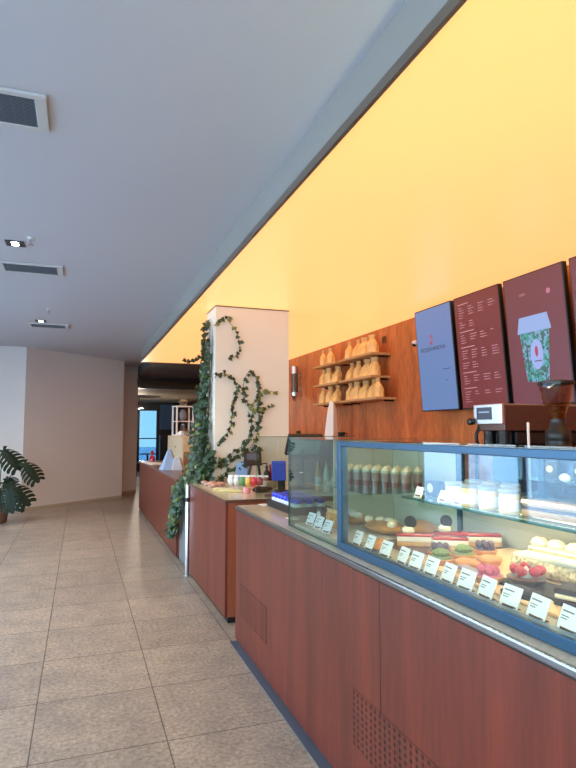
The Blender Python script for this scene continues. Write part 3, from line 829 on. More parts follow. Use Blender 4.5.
MB().bbox(-.055,-.04,.004,.05,.04,.07,.008).build('notes', mat('pink_notes', (226, 176, 158), .7), ab)
lc = thing('blue_leaflet', 'light blue leaflet standing against the white column', 'leaflet', (1.63, 5.985, ZC), 0)
MB().box(-.06, 0, .0, .06, .004, .21, RX(-.12)).build('sheet', M_ltblue, lc)
MB().box(-.03, .0, .0, .03, .05, .004).build('foot', M_card, lc)
st = thing('card_terminal_stand', 'black card terminal on a splayed stand before the column', 'card terminal', (1.73, 5.90, ZC), -.2)
MB().prism([(-.08,-.06),(.08,-.06),(.08,.06),(-.08,.06)], 0, .012).build('base', M_black, st)
MB().tube([(-.07, 0, .012), (-.03, 0, .16), (-.015, 0, .25)], .014).build('leg', M_black, st)
MB().tube([(.08, 0, .012), (.06, 0, .16), (.04, 0, .25)], .014).build('leg', M_black, st)
MB().bbox(-.10, -.015, -.07, .085, .01, .075, .008, T(0, -.02, .25) @ RX(-.35)).build('terminal', M_black, st)
MB().box(-.07, -.0165, -.01, .055, -.0155, .06, T(0, -.02, .25) @ RX(-.35)).build('screen', mat('slate_screen', (66, 78, 92), .15), st)
dp = thing('syrup_pump', 'small dark pump bottle right of the card terminal', 'bottle', (1.855, 5.82, ZC))
MB().lathe([(.03,0),(.033,.01),(.033,.11),(.014,.14),(.014,.16)], 18).build('bottle', M_dark, dp, True)
MB().lathe([(.018,.16),(.018,.18),(.006,.182),(.006,.21)], 12).build('pump', M_black, dp, True)
MB().tube([(0,0,.21),(-.05,0,.205),(-.06,0,.19)], .006).build('spout', M_black, dp)
rd = thing('red_tin', 'small red tin beside the dark pump bottle', 'tin', (1.925, 5.85, ZC))
MB().lathe([(.032,0),(.032,.17)], 18).build('body', M_red, rd, True)
MB().lathe([(.034,.17),(.034,.19),(.03,.194)], 18).build('lid', M_berry, rd, True)
pos = thing('till_monitor', 'black till monitor with its screen tilted, on till counter', 'monitor', (2.0, 5.15, ZC), 0)
MB().bbox(-.11, -.08, 0, .11, .1, .02, .005).build('base', M_black, pos)
MB().tube([(0, .05, .02), (0, .05, .26), (0, .0, .4)], .03).build('stand', M_black, pos)
MB().bbox(-.17, -.02, -.11, .17, .02, .11, .006, T(.0, -.02, .42) @ RX(.55)).build('housing', M_black, pos)
MB().box(-.155, -.0215, -.095, .155, -.0205, .095, T(.0, -.02, .42) @ RX(.55)).build('screen', emission('till_screen', (150, 160, 165), .4), pos)
bt_ = thing('blue_tablet', 'bright blue tablet on a black stand before the till monitor', 'tablet', (1.715, 4.98, ZC), -.25)
MB().bbox(-.05, -.02, 0, .07, .07, .015, .004).build('base', M_black, bt_)
MB().bbox(-.02, .035, .015, .05, .06, .16, .005).build('stand', M_black, bt_)
MB().bbox(-.075, -.006, .1, .055, .006, .28, .004, RX(-.2)).build('body', M_navy, bt_)
MB().box(-.068, -.0072, .108, .048, -.0062, .272, RX(-.2)).build('screen', emission('blue_screen', (44, 72, 190), .45), bt_)
def syrup(rgb, nm):
    t = thing('syrup_bottle', '', 'bottle')
    MB().lathe([(.024,0),(.027,.005),(.027,.17),(.012,.22),(.012,.25)], 16).build('bottle', mat(nm, rgb, .2), t, True)
    MB().lathe([(.0275,.05),(.0278,.051),(.0278,.13),(.0275,.131)], 16, cap=False).build('label', M_card, t, True)
    MB().lathe([(.014,.25),(.014,.275),(0,.278)], 14, cap=False).build('cap', M_black, t, True)
    return t
for i, (rgb, nm, w, x, y) in enumerate((((222,150,60),'orange_syrup','orange',2.06,4.92),((226,222,206),'white_syrup','white',2.125,4.88),((52,138,138),'teal_syrup','teal',2.185,4.84),((150,86,50),'brown_syrup','brown',2.24,4.78),((70,160,170),'aqua_syrup','pale turquoise',2.265,4.70))):
    o = syrup(rgb, nm); o.location = (x, y, ZC); o['label'] = w+' syrup bottle behind the glass in the row beside the till monitor'; o['group'] = 'syrup bottles on the till counter'

# ------------------------------------------------------------------ far counter: things on top
ZF = .93
pp = thing('paper_stack', 'stack of white papers at the far end of back counter', 'papers', (1.22, 10.4, ZF), .1)
for k in range(4): MB().box(-.12, -.4, .004*k, .12, .4, .004*k+.0035, RZ(.04*k)).build('sheet', M_paper, pp)
rf = thing('red_figure', 'small red bottle on the back counter behind the white papers', 'bottle', (1.27, 10.95, ZF))
MB().lathe([(.05,0),(.055,.05),(.045,.1),(.02,.12),(.02,.15),(.03,.16),(.03,.2),(0,.21)], 16).build('bottle', M_red, rf, True)
nb = thing('napkin_cone', 'grey blue cone of folded napkins beside the beige cabinet', 'napkins', (1.29, 8.72, ZF), .2)
MB().lathe([(.16,0),(.10,.12),(.04,.27),(.02,.3)], 5, T(-.03,0,0)).build('napkin', mat('blue_napkin', (150, 172, 200), .7), nb)
MB().lathe([(.13,0),(.09,.1),(.05,.18)], 5, T(.06,-.08,0)).build('napkin', mat('grey_napkin', (186, 192, 196), .7), nb)
cb = thing('cabinet_box', 'beige wooden cabinet on the back counter with glasses on top', 'cabinet', (0, 0, ZF))
MB().bbox(1.5, 8.98, 0, 1.93, 10.6, .49, .006).build('body', M_ply, cb)
MB().box(1.494, 9.02, .02, 1.4995, 10.56, .47).build('side_panel', mat('pale_panel', (214, 190, 158), .5), cb)
MB().box(1.515, 8.974, .26, 1.915, 8.9795, .47).build('door', M_ply, cb)
MB().box(1.515, 8.974, .02, 1.915, 8.9795, .25).build('drawer', wood('ply_dark', (150, 112, 78), (172, 132, 92)), cb)
MB().box(1.495, 9.6, .3, 1.4938, 9.75, .32).build('handle', M_black, cb)
def tumbler():
    t = thing('upturned_glass', '', 'glass')
    MB().lathe([(.045,0),(.036,.1),(.034,.104),(0,.104)], 18, cap=False).build('bowl', glass('tumbler_glass', (228, 232, 230), .02, 2.2), t, True)
    MB().lathe([(.046,0),(.047,.002),(.046,.004)], 18, cap=False).build('rim', M_chrome, t)
    return t
tk_ = Kind(tumbler)
tl = [(1.58, 9.1), (1.68, 9.1), (1.78, 9.1), (1.88, 9.1), (1.57, 9.3), (1.68, 9.3), (1.79, 9.3)]
for i, (x, y) in enumerate(tl):
    tk_.put((x, y, ZF+.49), 0, 'upturned drinking glass on beige cabinet, %s from the left in the %s row' % (ORD[i if i < 4 else i-4], 'front' if i < 4 else 'rear'), 'upturned glasses on the cabinet')
cf = MB().blob((0, 0, .03), (.09, .09, .05), 16, 8, .12, flat=0).build('folded_cloth', M_paper, None, True)
tag(cf, 'folded white cloth beside the glasses on beige cabinet', 'cloth', loc=(1.6, 9.62, ZF+.49))
tw = thing('cold_drip_tower', 'white framed cold drip coffee tower standing on beige cabinet', 'coffee tower', (1.70, 10.2, ZF+.49), .2)
for sx in (-1, 1):
    for sy in (-1, 1): MB().box(sx*.15-.012, sy*.1-.012, .02, sx*.15+.012, sy*.1+.012, .5).build('post', M_white_metal, tw)
MB().box(-.165, -.115, 0, .165, .115, .02).build('base', M_white_metal, tw)
MB().box(-.165, -.115, .5, .165, .115, .52).build('top_plate', M_white_metal, tw)
MB().box(-.14, -.09, .24, .14, .09, .255).build('middle_plate', M_white_metal, tw)
MB().lathe([(.03,.52),(.07,.56),(.075,.6),(.04,.63),(0,.64)], 16, cap=False).build('upper_flask', glass('flask_glass', (220,224,222), .02, 2.5), tw, True)
MB().lathe([(.02,.26),(.06,.3),(.065,.38),(.03,.46)], 16).build('middle_flask', mat('coffee_flask', (120, 120, 128), .1), tw, True)
MB().lathe([(.07,.022),(.075,.06),(.03,.16),(.03,.2)], 16).build('lower_flask', glass('flask_glass'), tw, True)

# next room furniture
cu = MB(); pts = []
n = 40
vs = []; fs = []
for i in range(n+1):
    xx = 2.80+.5*i/n; yy = 22.1+.025*math.sin(i*1.25)
    vs += [(xx, yy, 1.55), (xx, yy, 2.5), (xx, yy+.008, 1.55), (xx, yy+.008, 2.5)]
for i in range(n):
    a_ = 4*i; fs += [(a_, a_+4, a_+5, a_+1), (a_+2, a_+3, a_+7, a_+6), (a_, a_+2, a_+6, a_+4), (a_+1, a_+5, a_+7, a_+3)]
fs += [(0, 1, 3, 2), (4*n, 4*n+2, 4*n+3, 4*n+1)]
cu.add(vs, fs)
tag(cu.build('curtain', mat('blue_curtain', (96, 128, 168), .7), None, True), 'blue gathered curtain hanging beside the bright far window', 'curtain')
sb = thing('sideboard', 'dark sideboard below the blue curtain in the far room', 'sideboard', (0, 0, 0))
MB().bbox(2.78, 21.6, .05, 3.7, 22.0, 1.35, .006).build('body', M_dark, sb)
MB().box(2.8, 21.592, .08, 3.22, 21.599, 1.3).build('door', M_black, sb)
MB().box(3.24, 21.592, .08, 3.68, 21.599, 1.3).build('door', M_black, sb)
MB().box(2.85, 21.65, 0, 3.65, 21.95, .05).build('plinth', M_black, sb)
pn = thing('pendant_lamp', 'white dome pendant lamp hanging in the far room', 'lamp', (1.72, 18.5, 0))
MB().cyl(0, 0, 2.28, 2.57, .006, 8).build('cord', M_black, pn)
MB().lathe([(.12,2.2),(.11,2.24),(.05,2.275),(.015,2.29)], 20, cap=False).build('shade', M_white_metal, pn, True)
MB().blob((0,0,2.215),(.035,.035,.035)).build('bulb', emission('bulb', (255, 236, 200), 4), pn, True)
def chair():
    t = thing('dark_chair', '', 'chair')
    MB().bbox(-.2,-.2,.43,.2,.2,.46,.01).build('seat', M_black, t)
    MB().bbox(-.2,.17,.5,.2,.2,.85,.01).build('backrest', M_black, t)
    for sx in (-1,1):
        for sy in (-1,1): MB().tube([(sx*.2,sy*.2,0),(sx*.17,sy*.17,.43)], .014).build('leg', M_black, t)
        MB().tube([(sx*.17,.17,.46),(sx*.18,.19,.5)], .012).build('stile', M_black, t)
    return t
chk = Kind(chair)
chk.put((1.75, 19.6, 0), .6, 'dark chair in the far room, left of its table', 'chairs in the far room')
chk.put((2.85, 19.6, 0), -.7, 'dark chair in the far room, right of its table', 'chairs in the far room')
tb_ = thing('round_cafe_table', 'small dark round table between chairs in the far room', 'table', (2.15, 19.9, 0))
MB().lathe([(.3,.72),(.3,.745)], 24).build('top', M_dark, tb_)
MB().cyl(0,0,.02,.72,.03).build('pillar', M_black, tb_)
MB().lathe([(.2,0),(.2,.02)], 24).build('base', M_black, tb_)

# ------------------------------------------------------------------ ivy
def ivy_leaf(mb, pos, nrm, up, size):
    nrm = nrm.normalized(); up = (up-nrm*up.dot(nrm))
    if up.length < 1e-3: up = nrm.orthogonal()
    up.normalize(); rt = up.cross(nrm)
    out = [(0,0),(.28,-.14),(.5,.05),(.34,.26),(.44,.56),(.2,.56),(0,1.0),(-.2,.56),(-.44,.56),(-.34,.26),(-.5,.05),(-.28,-.14)]
    vs = [pos+nrm*size*.1*0+up*size*.3]
    vs = []
    for x, y in out:
        vs.append(pos+rt*(x*size)+up*(y*size)+nrm*(size*(.18*abs(x)*-1+.1*y*(1-y)*2)))
    cidx = pos+up*(.35*size)+nrm*(size*.08)
    vs.append(cidx)
    fs = [(i, (i+1) % 12, 12) for i in range(12)]
    mb.add(vs, fs)
def rv(s): return Vector((random.uniform(-s,s), random.uniform(-s,s), random.uniform(-s,s)))
def smooth_path(pts, per=6):
    out = []
    for i in range(len(pts)-1):
        p0 = pts[max(i-1,0)]; p1 = pts[i]; p2 = pts[i+1]; p3 = pts[min(i+2,len(pts)-1)]
        for k in range(per):
            t = k/per
            out.append(.5*((2*p1)+(p2-p0)*t+(2*p0-5*p1+4*p2-p3)*t*t+(3*p1-p0-3*p2+p3)*t**3))
    out.append(pts[-1]); return out
def vine(label, px, size, step, spread, yf=6.045, mix=.15, group=None):
    t = thing('ivy_vine', label, 'ivy', (0, 0, 0), 0, group)
    pts = smooth_path([onY(x, y, yf) for x, y in px])
    for q in pts: q.y = yf+random.uniform(-.006, .006)
    MB().tube(pts, .004, 6, .6).build('stem', M_stem, t, True)
    A, Bm = MB(), MB()
    acc = 0
    for i in range(1, len(pts)):
        seg = (pts[i]-pts[i-1]).length; acc += seg
        while acc > step:
            acc -= step
            p_ = pts[i]+Vector((random.uniform(-spread, spread), -.012-random.uniform(0, .03), random.uniform(-spread, spread)))
            ivy_leaf(Bm if random.random() < mix else A, p_, Vector((random.uniform(-.6,.6), -1, random.uniform(-.2,.7))), Vector((random.uniform(-1,1), 0, random.uniform(-1.2,.3))), size*random.uniform(.75,1.2))
    A.build('foliage', M_leaf, t)
    if Bm.v: Bm.build('young_foliage', M_leaf_y, t)
    return t
grp = 'ivy strands on the column front'
vine('short arched ivy strand near the top of the column front', [(214,326),(219,321),(224,317),(231,324),(237,333),(240,344),(239,352),(234,357),(228,358)], .047, .042, .012, mix=.25, group=grp)
vine('ivy strand running right then down the column from its left edge', [(214,378),(221,373),(229,376),(236,383),(236,393),(233,404),(232,416),(230,428),(225,436),(216,444)], .05, .03, .018, group=grp)
vine('tall ivy strand on the right that arches at its top', [(216,468),(228,461),(240,456),(250,448),(256,438),(259,424),(259,408),(258,392),(256,378),(252,371),(246,376),(243,388),(243,396),(246,405)], .052, .03, .018, group=grp)
vine('young pale ivy strand reaching right at mid column', [(246,406),(251,405),(257,400),(263,393),(269,391),(276,393)], .052, .04, .016, mix=.7, group=grp)
vine('pale green ivy sprig below the right reaching strand', [(247,404),(251,409),(258,409),(266,407),(271,407)], .056, .036, .02, mix=.6, group=grp)
vine('lowest ivy strand sloping up right from the dense mass', [(216,482),(226,472),(236,467),(246,462),(254,455),(258,447)], .056, .024, .022, mix=.05, group=grp)
vine('ivy strand descending through the middle of the arch', [(248,412),(252,420),(250,430),(248,438),(244,444),(234,452),(224,459),(216,464)], .052, .03, .018, mix=.1, group=grp)
# dense climbing ivy on the column's left face and down over the planter
def dense(label, centres, n, size, rootpts, group=None, mix=.08, face=None, skew=1.):
    t = thing('climbing_ivy', label, 'ivy', (0, 0, 0), 0, group)
    S = MB()
    for rp in rootpts: S.tube(smooth_path([Vector(q) for q in rp], 5), .006, 6, .5)
    S.build('stem', M_stem, t, True)
    A, Bm = MB(), MB()
    for i in range(n):
        u = random.random()**skew*(len(centres)-1); k = int(u); f = u-k
        c0, c1 = centres[k], centres[min(k+1, len(centres)-1)]
        c = Vector(c0[0]).lerp(Vector(c1[0]), f); s = Vector(c0[1]).lerp(Vector(c1[1]), f)
        p_ = c+Vector((random.uniform(-1,1)*s.x, random.uniform(-1,1)*s.y, random.uniform(-1,1)*s.z))
        if face is not None and p_.y > 6.0 and p_.y < 6.6 and p_.z > .95: p_.x = min(p_.x, face-.055)
        ivy_leaf(Bm if random.random() < mix else A, p_, Vector((-1, -.7, .4))+rv(.8), Vector((random.uniform(-.5,.5), random.uniform(-.5,.5), -1)), size*random.uniform(.7,1.25))
    A.build('foliage', M_leaf, t)
    if Bm.v: Bm.build('young_foliage', M_leaf_y, t)
    return t
dense('dense ivy climbing the left face of the white column', [((1.31,6.34,2.78),(.012,.15,.04)),((1.31,6.34,2.4),(.015,.19,.1)),((1.30,6.36,2.1),(.025,.19,.1)),((1.27,6.38,1.8),(.05,.2,.12)),((1.26,6.38,1.5),(.07,.22,.12)),((1.24,6.3,1.25),(.10,.24,.12)),((1.2,6.2,1.08),(.12,.2,.1))], 640, .06,
      [[(1.24,6.4,.885),(1.3,6.35,1.3),(1.335,6.3,1.9),(1.335,6.3,2.75)],[(1.24,6.3,.885),(1.3,6.25,1.4),(1.335,6.2,2.2),(1.33,6.15,2.6)]], face=1.35, skew=.66)
dense('trailing ivy hanging from the planter down before the far counter', [((1.2,6.4,1.02),(.1,.22,.07)),((1.14,6.45,.92),(.09,.26,.07)),((1.06,6.62,.8),(.05,.18,.1)),((1.04,6.72,.62),(.04,.14,.1)),((1.03,6.8,.45),(.035,.11,.08)),((1.03,6.95,.3),(.03,.08,.05))], 460, .066,
      [[(1.22,6.5,.885),(1.12,6.55,.93),(1.06,6.62,.8),(1.05,6.75,.5),(1.04,6.9,.28)],[(1.22,6.4,.885),(1.11,6.5,.92),(1.07,6.6,.75),(1.06,6.7,.5)]], mix=.12)
dense('low bushy ivy spreading over the till counter beside the column', [((1.2,6.0,1.0),(.09,.07,.045)),((1.26,5.98,1.1),(.07,.05,.08)),((1.3,6.0,1.25),(.05,.04,.08))], 120, .06,
      [[(1.22,6.2,.89),(1.22,6.1,.965),(1.24,6.03,1.0),(1.29,6.02,1.2)]], face=None)
t = thing('ivy_sprig', 'thin ivy sprig reaching left from the column top against the light', 'ivy')
pts = smooth_path([Vector(q) for q in ((1.33,6.3,2.62),(1.25,6.3,2.60),(1.14,6.32,2.52),(1.02,6.34,2.50))])
pts = smooth_path([onY(205,352,6.3), onY(200,356,6.3), onY(194,360,6.3), onY(186,360,6.3)])
MB().tube([Vector((1.34,6.3,pts[0].z-.03))]+pts, .003, 6, .6).build('stem', M_stem, t, True)
A = MB()
for q in pts[::3]: ivy_leaf(A, q, Vector((random.uniform(-.5,.5),-1,.3)), Vector((random.uniform(-1,1),0,-.4)), .06)
A.build('foliage', M_leaf, t)

# ------------------------------------------------------------------ monstera in a pot
mo = thing('monstera_plant', 'dark green monstera with split leaves in brown pot at left', 'plant', (-1.22, 10.62, 0))
MB().lathe([(.10,0),(.13,.02),(.16,.28),(.165,.3),(.15,.3),(.145,.27)], 24).build('pot', M_terra, mo, True)
MB().lathe([(.146,.262),(.02,.275)], 24).build('soil', M_soil, mo)
def monstera_leaf(base, tip, nrm, width):
    """heart shaped blade cut by slits into fingers"""
    mb = MB(); base = Vector(base); tip = Vector(tip); nrm = Vector(nrm).normalized()
    ax = (tip-base); L = ax.length; ax.normalize(); nrm = (nrm-ax*nrm.dot(ax)).normalized(); sd = ax.cross(nrm)
    def pt(u, w):   # u along 0..1, w across -1..1
        droop = -.12*L*u*u-.10*L*w*w
        return base+ax*(u*L)+sd*(w*width)+nrm*droop
    def half(u):    # outline half-width
        return max(.0, math.sin(PI*min(1, (u+.12)/1.12))**.6)
    n = 6
    for s in (-1, 1):
        inner = .42
        k = 12
        for i in range(k):
            a, b = i/k*.97, (i+1)/k*.97
            mb.add([pt(a, 0), pt(a+.03, s*inner*half(a)), pt(b+.03, s*inner*half(b)), pt(b, 0)], [(0,1,2,3)])
        for i in range(n):
            u0, u1 = i/n*.9, (i+.72)/n*.9
            h0, h1 = half(u0), half(u1)
            mb.add([pt(u0+.03, s*inner*h0*.98), pt(u0+.07, s*h0*.8), pt(u0+.12, s*h0), pt((u0+u1)/2+.16, s*max(h0, h1)*1.05), pt(u1+.13, s*h1), pt(u1+.08, s*h1*.8), pt(u1+.03, s*inner*h1*.98)], [tuple(range(7))])
        mb.add([pt(0,0), pt(.03, s*.42*half(0)), pt(-.06, s*.55), pt(-.12, s*.25)], [(0,1,2,3)])
    return mb
def R3(x, y, Y=10.6): q = onY(x, y, Y); return Vector((q.x+1.22, Y-10.62, q.z))
leaves = [((3,450),(22,469),10.5,(-.1,-.6,.8),.20),((24,463),(40,482),10.45,(.3,-.9,.35),.17),((9,486),(31,505),10.35,(.1,-.8,.5),.2),((8,490),(12,514),10.25,(-.2,-.9,.3),.17),((6,478),(16,483),10.6,(0,-.6,.8),.12),((-8,472),(-26,490),10.6,(0,-.6,.8),.2),((-8,455),(-20,440),10.7,(0,-.6,.8),.2),((4,482),(20,492),10.5,(0.1,-.7,.7),.15),((-4,488),(3,508),10.3,(0,-.8,.5),.16)]
for (b0, t0, Y, n_, w) in leaves:
    bp, tp_ = R3(*b0, Y), R3(*t0, Y-.08)
    st_ = smooth_path([Vector((0,0,.27)), Vector((bp.x*.3, bp.y*.3, (.27+bp.z)*.55)), bp])
    stem = MB().tube(st_, .009, 8, .6).build('stem', mat('monstera_stem', (44, 70, 44), .5), mo, True)
    monstera_leaf(bp, tp_, n_, w).build('leaf', M_monstera, mo)

# ------------------------------------------------------------------ veneer wall: menu screens
def screen(y1, y0, panel, label, lines):
    """screen hung on the wall, leaning its head forward; y1 far edge, y0 near edge"""
    ztop, zbot, xt, xb = 2.812, 1.712, 3.47, 3.553
    ang = math.atan2(xb-xt, ztop-zbot)
    t = thing('menu_screen', label, 'screen', (xb, (y0+y1)/2, zbot))
    t.rotation_euler = (0, 0, -PI/2)     # local x: towards viewer's right (-Y), local -y: into the room
    M = RX(ang)
    W = (y1-y0)/2; H = math.hypot(ztop-zbot, xb-xt)
    MB().bbox(-W, 0, 0, W, .045, H, .004, M).build('housing', M_black, t)
    MB().box(-W+.012, -.0015, .012, W-.012, 0, H-.012, M).build('display', panel, t)
    MB().box(-.06, .045, H*.35, .06, .075, H*.65, M).box(-.05, .07, .5, .05, XR-xb-.0015, .62).build('wall_mount', M_black, t)
    lines(t, M, W, H)
    return t
def quad(mb, M, x0, z0, x1, z1, d=.0022): mb.box(x0, -d, z0, x1, -.0016, z1, M)
def text_part(name, body, size, M, x, z, m, parent, sx=1.0):
    cu_ = bpy.data.curves.new(name, 'FONT'); cu_.body = body; cu_.size = size; cu_.align_x = 'CENTER'; cu_.extrude = .0004
    o = bpy.data.objects.new(name, cu_); C.objects.link(o)
    dg = bpy.context.evaluated_depsgraph_get(); me = bpy.data.meshes.new_from_object(o.evaluated_get(dg))
    bpy.data.objects.remove(o)
    me.transform(M @ T(x, -.0022, z) @ RX(PI/2) @ Matrix.Diagonal((sx, 1, 1, 1)))
    me.materials.clear(); me.materials.append(m)
    ob = bpy.data.objects.new(name, me); C.objects.link(ob); ob.parent = parent
    return ob
E_ink = emission('screen_ink', (40, 48, 76), .4)
E_red = emission('screen_red', (150, 34, 44), 1.0)
E_txt = emission('screen_text', (186, 138, 150), .75)
def l_logo(t, M, W, H):
    mb = MB(); n = 24; vs = []; fs = []
    for i in range(n):
        a_ = 2*PI*i/n
        for r in (1., .62): vs.append((.024*r*math.cos(a_)*(1-.25*math.sin(a_)), -.0022, .055*r*math.sin(a_)))
    for i in range(n):
        j = (i+1) % n; fs.append((2*i, 2*j, 2*j+1, 2*i+1))
    mb.add(vs, fs, M @ T(-.05, 0, .76)).build('emblem', E_red, t)
    text_part('wordmark', 'KOZAVANOVA', .062, M, -.03, .64, E_ink, t, 1.05)
    mb = MB(); quad(mb, M, .12, .425, .24, .432); quad(mb, M, .16, .31, .19, .318); mb.build('caption', E_ink, t)
def l_menu(t, M, W, H):
    random.seed(31)
    mb = MB()
    z = H-.085
    blocks = [(4, (5,4,4,3)), (0, (3,3,0,0)), (4, (4,3,3,1)), (4, (4,4,4,4)), (0, (3,3,0,0)), (4, (4,3,3,3)), (4, (5,2,2,2))]
    for hd, rows in blocks:
        if hd:
            quad(mb, M, -W+.06, z, -W+.06+random.uniform(.16,.22), z+.008); z -= .034
        mxr = max(rows)
        for ci, rn in enumerate(rows):
            x0 = -W+.07+ci*.145
            for r in range(rn):
                w = random.uniform(.04, .1) if r == 0 else random.uniform(.03, .07)
                zz = z-r*.024
                quad(mb, M, x0, zz, x0+w, zz+.0055)
                if r: quad(mb, M, x0+w+.008, zz, x0+w+.022, zz+.0055)
        z -= mxr*.024+.022
    mb.build('menu_text', E_txt, t)
def l_cup(t, M, W, H):
    cup = bpy.data.materials.new('cup_pattern'); cup.use_nodes = True
    nt = cup.node_tree; b_ = nt.nodes['Principled BSDF']
    tc = nt.nodes.new('ShaderNodeTexCoord'); vo = nt.nodes.new('ShaderNodeTexVoronoi'); vo.inputs['Scale'].default_value = 46
    nt.links.new(tc.outputs['Object'], vo.inputs['Vector'])
    sp = nt.nodes.new('ShaderNodeSeparateColor'); nt.links.new(vo.outputs['Color'], sp.inputs[0])
    r = nt.nodes.new('ShaderNodeValToRGB'); r.color_ramp.interpolation = 'CONSTANT'
    for pos_, cc in ((0, (26,104,96)), (.25, (42,150,140)), (.45, (104,170,196)), (.66, (132,160,204)), (.78, (48,104,84)), (.9, (44,64,90))):
        el = r.color_ramp.elements[0] if pos_ == 0 else r.color_ramp.elements.new(pos_)
        el.color = lin(*cc)
    r.color_ramp.elements[-1].color = lin(44,64,90)
    nt.links.new(sp.outputs[0], r.inputs['Fac'])
    nt.links.new(r.outputs['Color'], b_.inputs['Emission Color']); b_.inputs['Emission Strength'].default_value = .62
    b_.inputs['Base Color'].default_value = (.02,.02,.02,1)
    MM = M @ T(.0, -.0016, 0) @ RX(PI/2)
    def poly(name, pts, m, d0, d1): MB().prism(pts, d0, d1, MM).build(name, m, t)
    xc = -.02
    poly('cup_picture', [(xc-.118,.2),(xc+.118,.18),(xc+.165,.625),(xc-.165,.625)], cup, 0, .0006)
    poly('cup_lid', [(xc-.188,.61),(xc+.188,.61),(xc+.182,.64),(xc+.155,.745),(xc-.155,.745),(xc-.182,.64)], emission('lid_glow', (142, 168, 220), .66), .0006, .0012)
    el = [(xc+.01+.07*math.cos(2*PI*i/28), .42+.125*math.sin(2*PI*i/28)) for i in range(28)]
    poly('cup_badge', el, emission('badge_glow', (150, 168, 226), .66), .0006, .0012)
    el = [(xc+.01+.017*math.cos(2*PI*i/20), .445+.045*math.sin(2*PI*i/20)) for i in range(20)]
    poly('badge_emblem', el, emission('emblem_glow', (170, 44, 70), .66), .0012, .0018)
    mb = MB(); quad(mb, M, -.04, .36, .04, .368, .004); mb.build('badge_text', E_ink, t)
    mb = MB(); quad(mb, M, -.15, .925, -.08, .945); mb.build('caption', emission('caption_glow', (150, 96, 88), .66), t)
    el = [(.17+.022*math.cos(2*PI*i/20), .91+.022*math.sin(2*PI*i/20)) for i in range(20)]
    poly('round_mark', el, emission('mark_glow', (190, 110, 140), .66), 0, .0006)
def l_none(t, M, W, H):
    mb = MB(); quad(mb, M, -W+.06, H-.16, -W+.2, H-.145); quad(mb, M, -W+.06, H-.2, -W+.16, H-.19); mb.build('menu_text', E_txt, t)
E_blue = emission('screen_blue', (88, 118, 168), .75)
E_mar = emission('screen_maroon', (112, 26, 34), .62)
E_mar2 = emission('screen_plum', (108, 40, 54), .62)
screen(5.497, 4.836, E_blue, 'leftmost wall screen, pale blue with a red emblem and wordmark', l_logo)
screen(4.782, 4.124, E_mar, 'maroon wall screen filled with small columns of menu text', l_menu)
screen(4.066, 3.395, E_mar2, 'wall screen showing a green patterned paper cup with white lid', l_cup)
screen(3.335, 2.67, E_mar2, 'rightmost wall screen cut off by the right edge of photo', l_none)
cm = thing('security_camera', 'small white dome camera on wood wall beside the leftmost screen', 'camera', (XR, 5.82, 2.53))
MB().lathe([(.04,0),(.04,.03),(.03,.04)], 16, RY(-PI/2)).build('mount', M_white_metal, cm, True)
MB().blob((-.06,0,0),(.04,.035,.035)).build('dome', M_white_metal, cm, True)
MB().blob((-.075,0,-.018),(.026,.026,.026)).build('lens', M_black, cm, True)
pl_ = thing('wall_plate', 'small square dark plate high on the wood wall', 'wall plate', (XR, 6.66, 2.70))
MB().bbox(-.012,-.045,-.045,0,.045,.045,.003).build('plate', M_choc_m, pl_)
MB().box(-.014,-.02,-.02,-.012,.02,.02).build('button', M_dark, pl_)

# ------------------------------------------------------------------ coffee bag shelves
def shelf(y0, y1, z, label):
    t = thing('wall_shelf', label, 'shelf', (0, 0, z), 0, 'coffee bag shelves')
    MB().bbox(3.45, y0, -.03, XR, y1, 0, .003).build('board', M_shelfwood, t)
    for yy in (y0+.08, y1-.08): MB().box(3.6, yy-.008, -.05, XR, yy+.008, -.0305).build('bracket', M_black, t)
    return t
Zs = (2.505, 2.21, 1.925)
nm3 = ('top', 'middle', 'bottom')
def coffee_bag(wd=1., lean=.14):
    t = thing('coffee_bag', '', 'coffee bag')
    mb = MB(); vs = []; fs = []
    prof = [(.094,.058,0),(.1,.064,.03),(.1,.062,.09),(.094,.056,.125),(.076,.036,.16),(.056,.016,.195),(.062,.013,.215),(.072,.009,.25)]
    n = 16
    for (a_, b_, z) in prof[:6]:
        for i in range(n):
            th = 2*PI*i/n; ce, se = math.cos(th), math.sin(th)
            q = (abs(ce)**4+abs(se)**4)**-.25*(1+random.uniform(-.09,.07) if 0 < z < .19 else 1)
            vs.append((a_*wd*ce*q*.9, b_*se*q*.9+lean*z*.4, z+(random.uniform(-.008,.008) if 0 < z < .19 else 0)))
    for k in range(5):
        for i in range(n):
            j = (i+1) % n; fs.append((k*n+i, k*n+j, (k+1)*n+j, (k+1)*n+i))
    fs.append(tuple(reversed(range(n)))); fs.append(tuple(range(5*n, 6*n)))
    mb.add(vs, fs).build('pouch', M_kraft, t)
    M = T(0, lean*.195*.4, .1955)
    MB().add([(-.05*wd,-.013,0),(.05*wd,-.013,0),(.05*wd,.013,0),(-.05*wd,.013,0),(-.07*wd,-.012,.062),(.062*wd,-.016,.05),(.07*wd,.008,.05),(-.062*wd,.012,.062)], [(3,2,1,0),(4,5,6,7),(0,1,5,4),(1,2,6,5),(2,3,7,6),(3,0,4,7)], M).build('folded_top', M_kraft_top, t)
    return t
kbs = [Kind(coffee_bag), Kind(lambda: coffee_bag(.9, -.2)), Kind(lambda: coffee_bag(1.05, .5))]
class _Mix:
    def put(s_, *a_): return random.choice(kbs).put(*a_)
kb = _Mix()
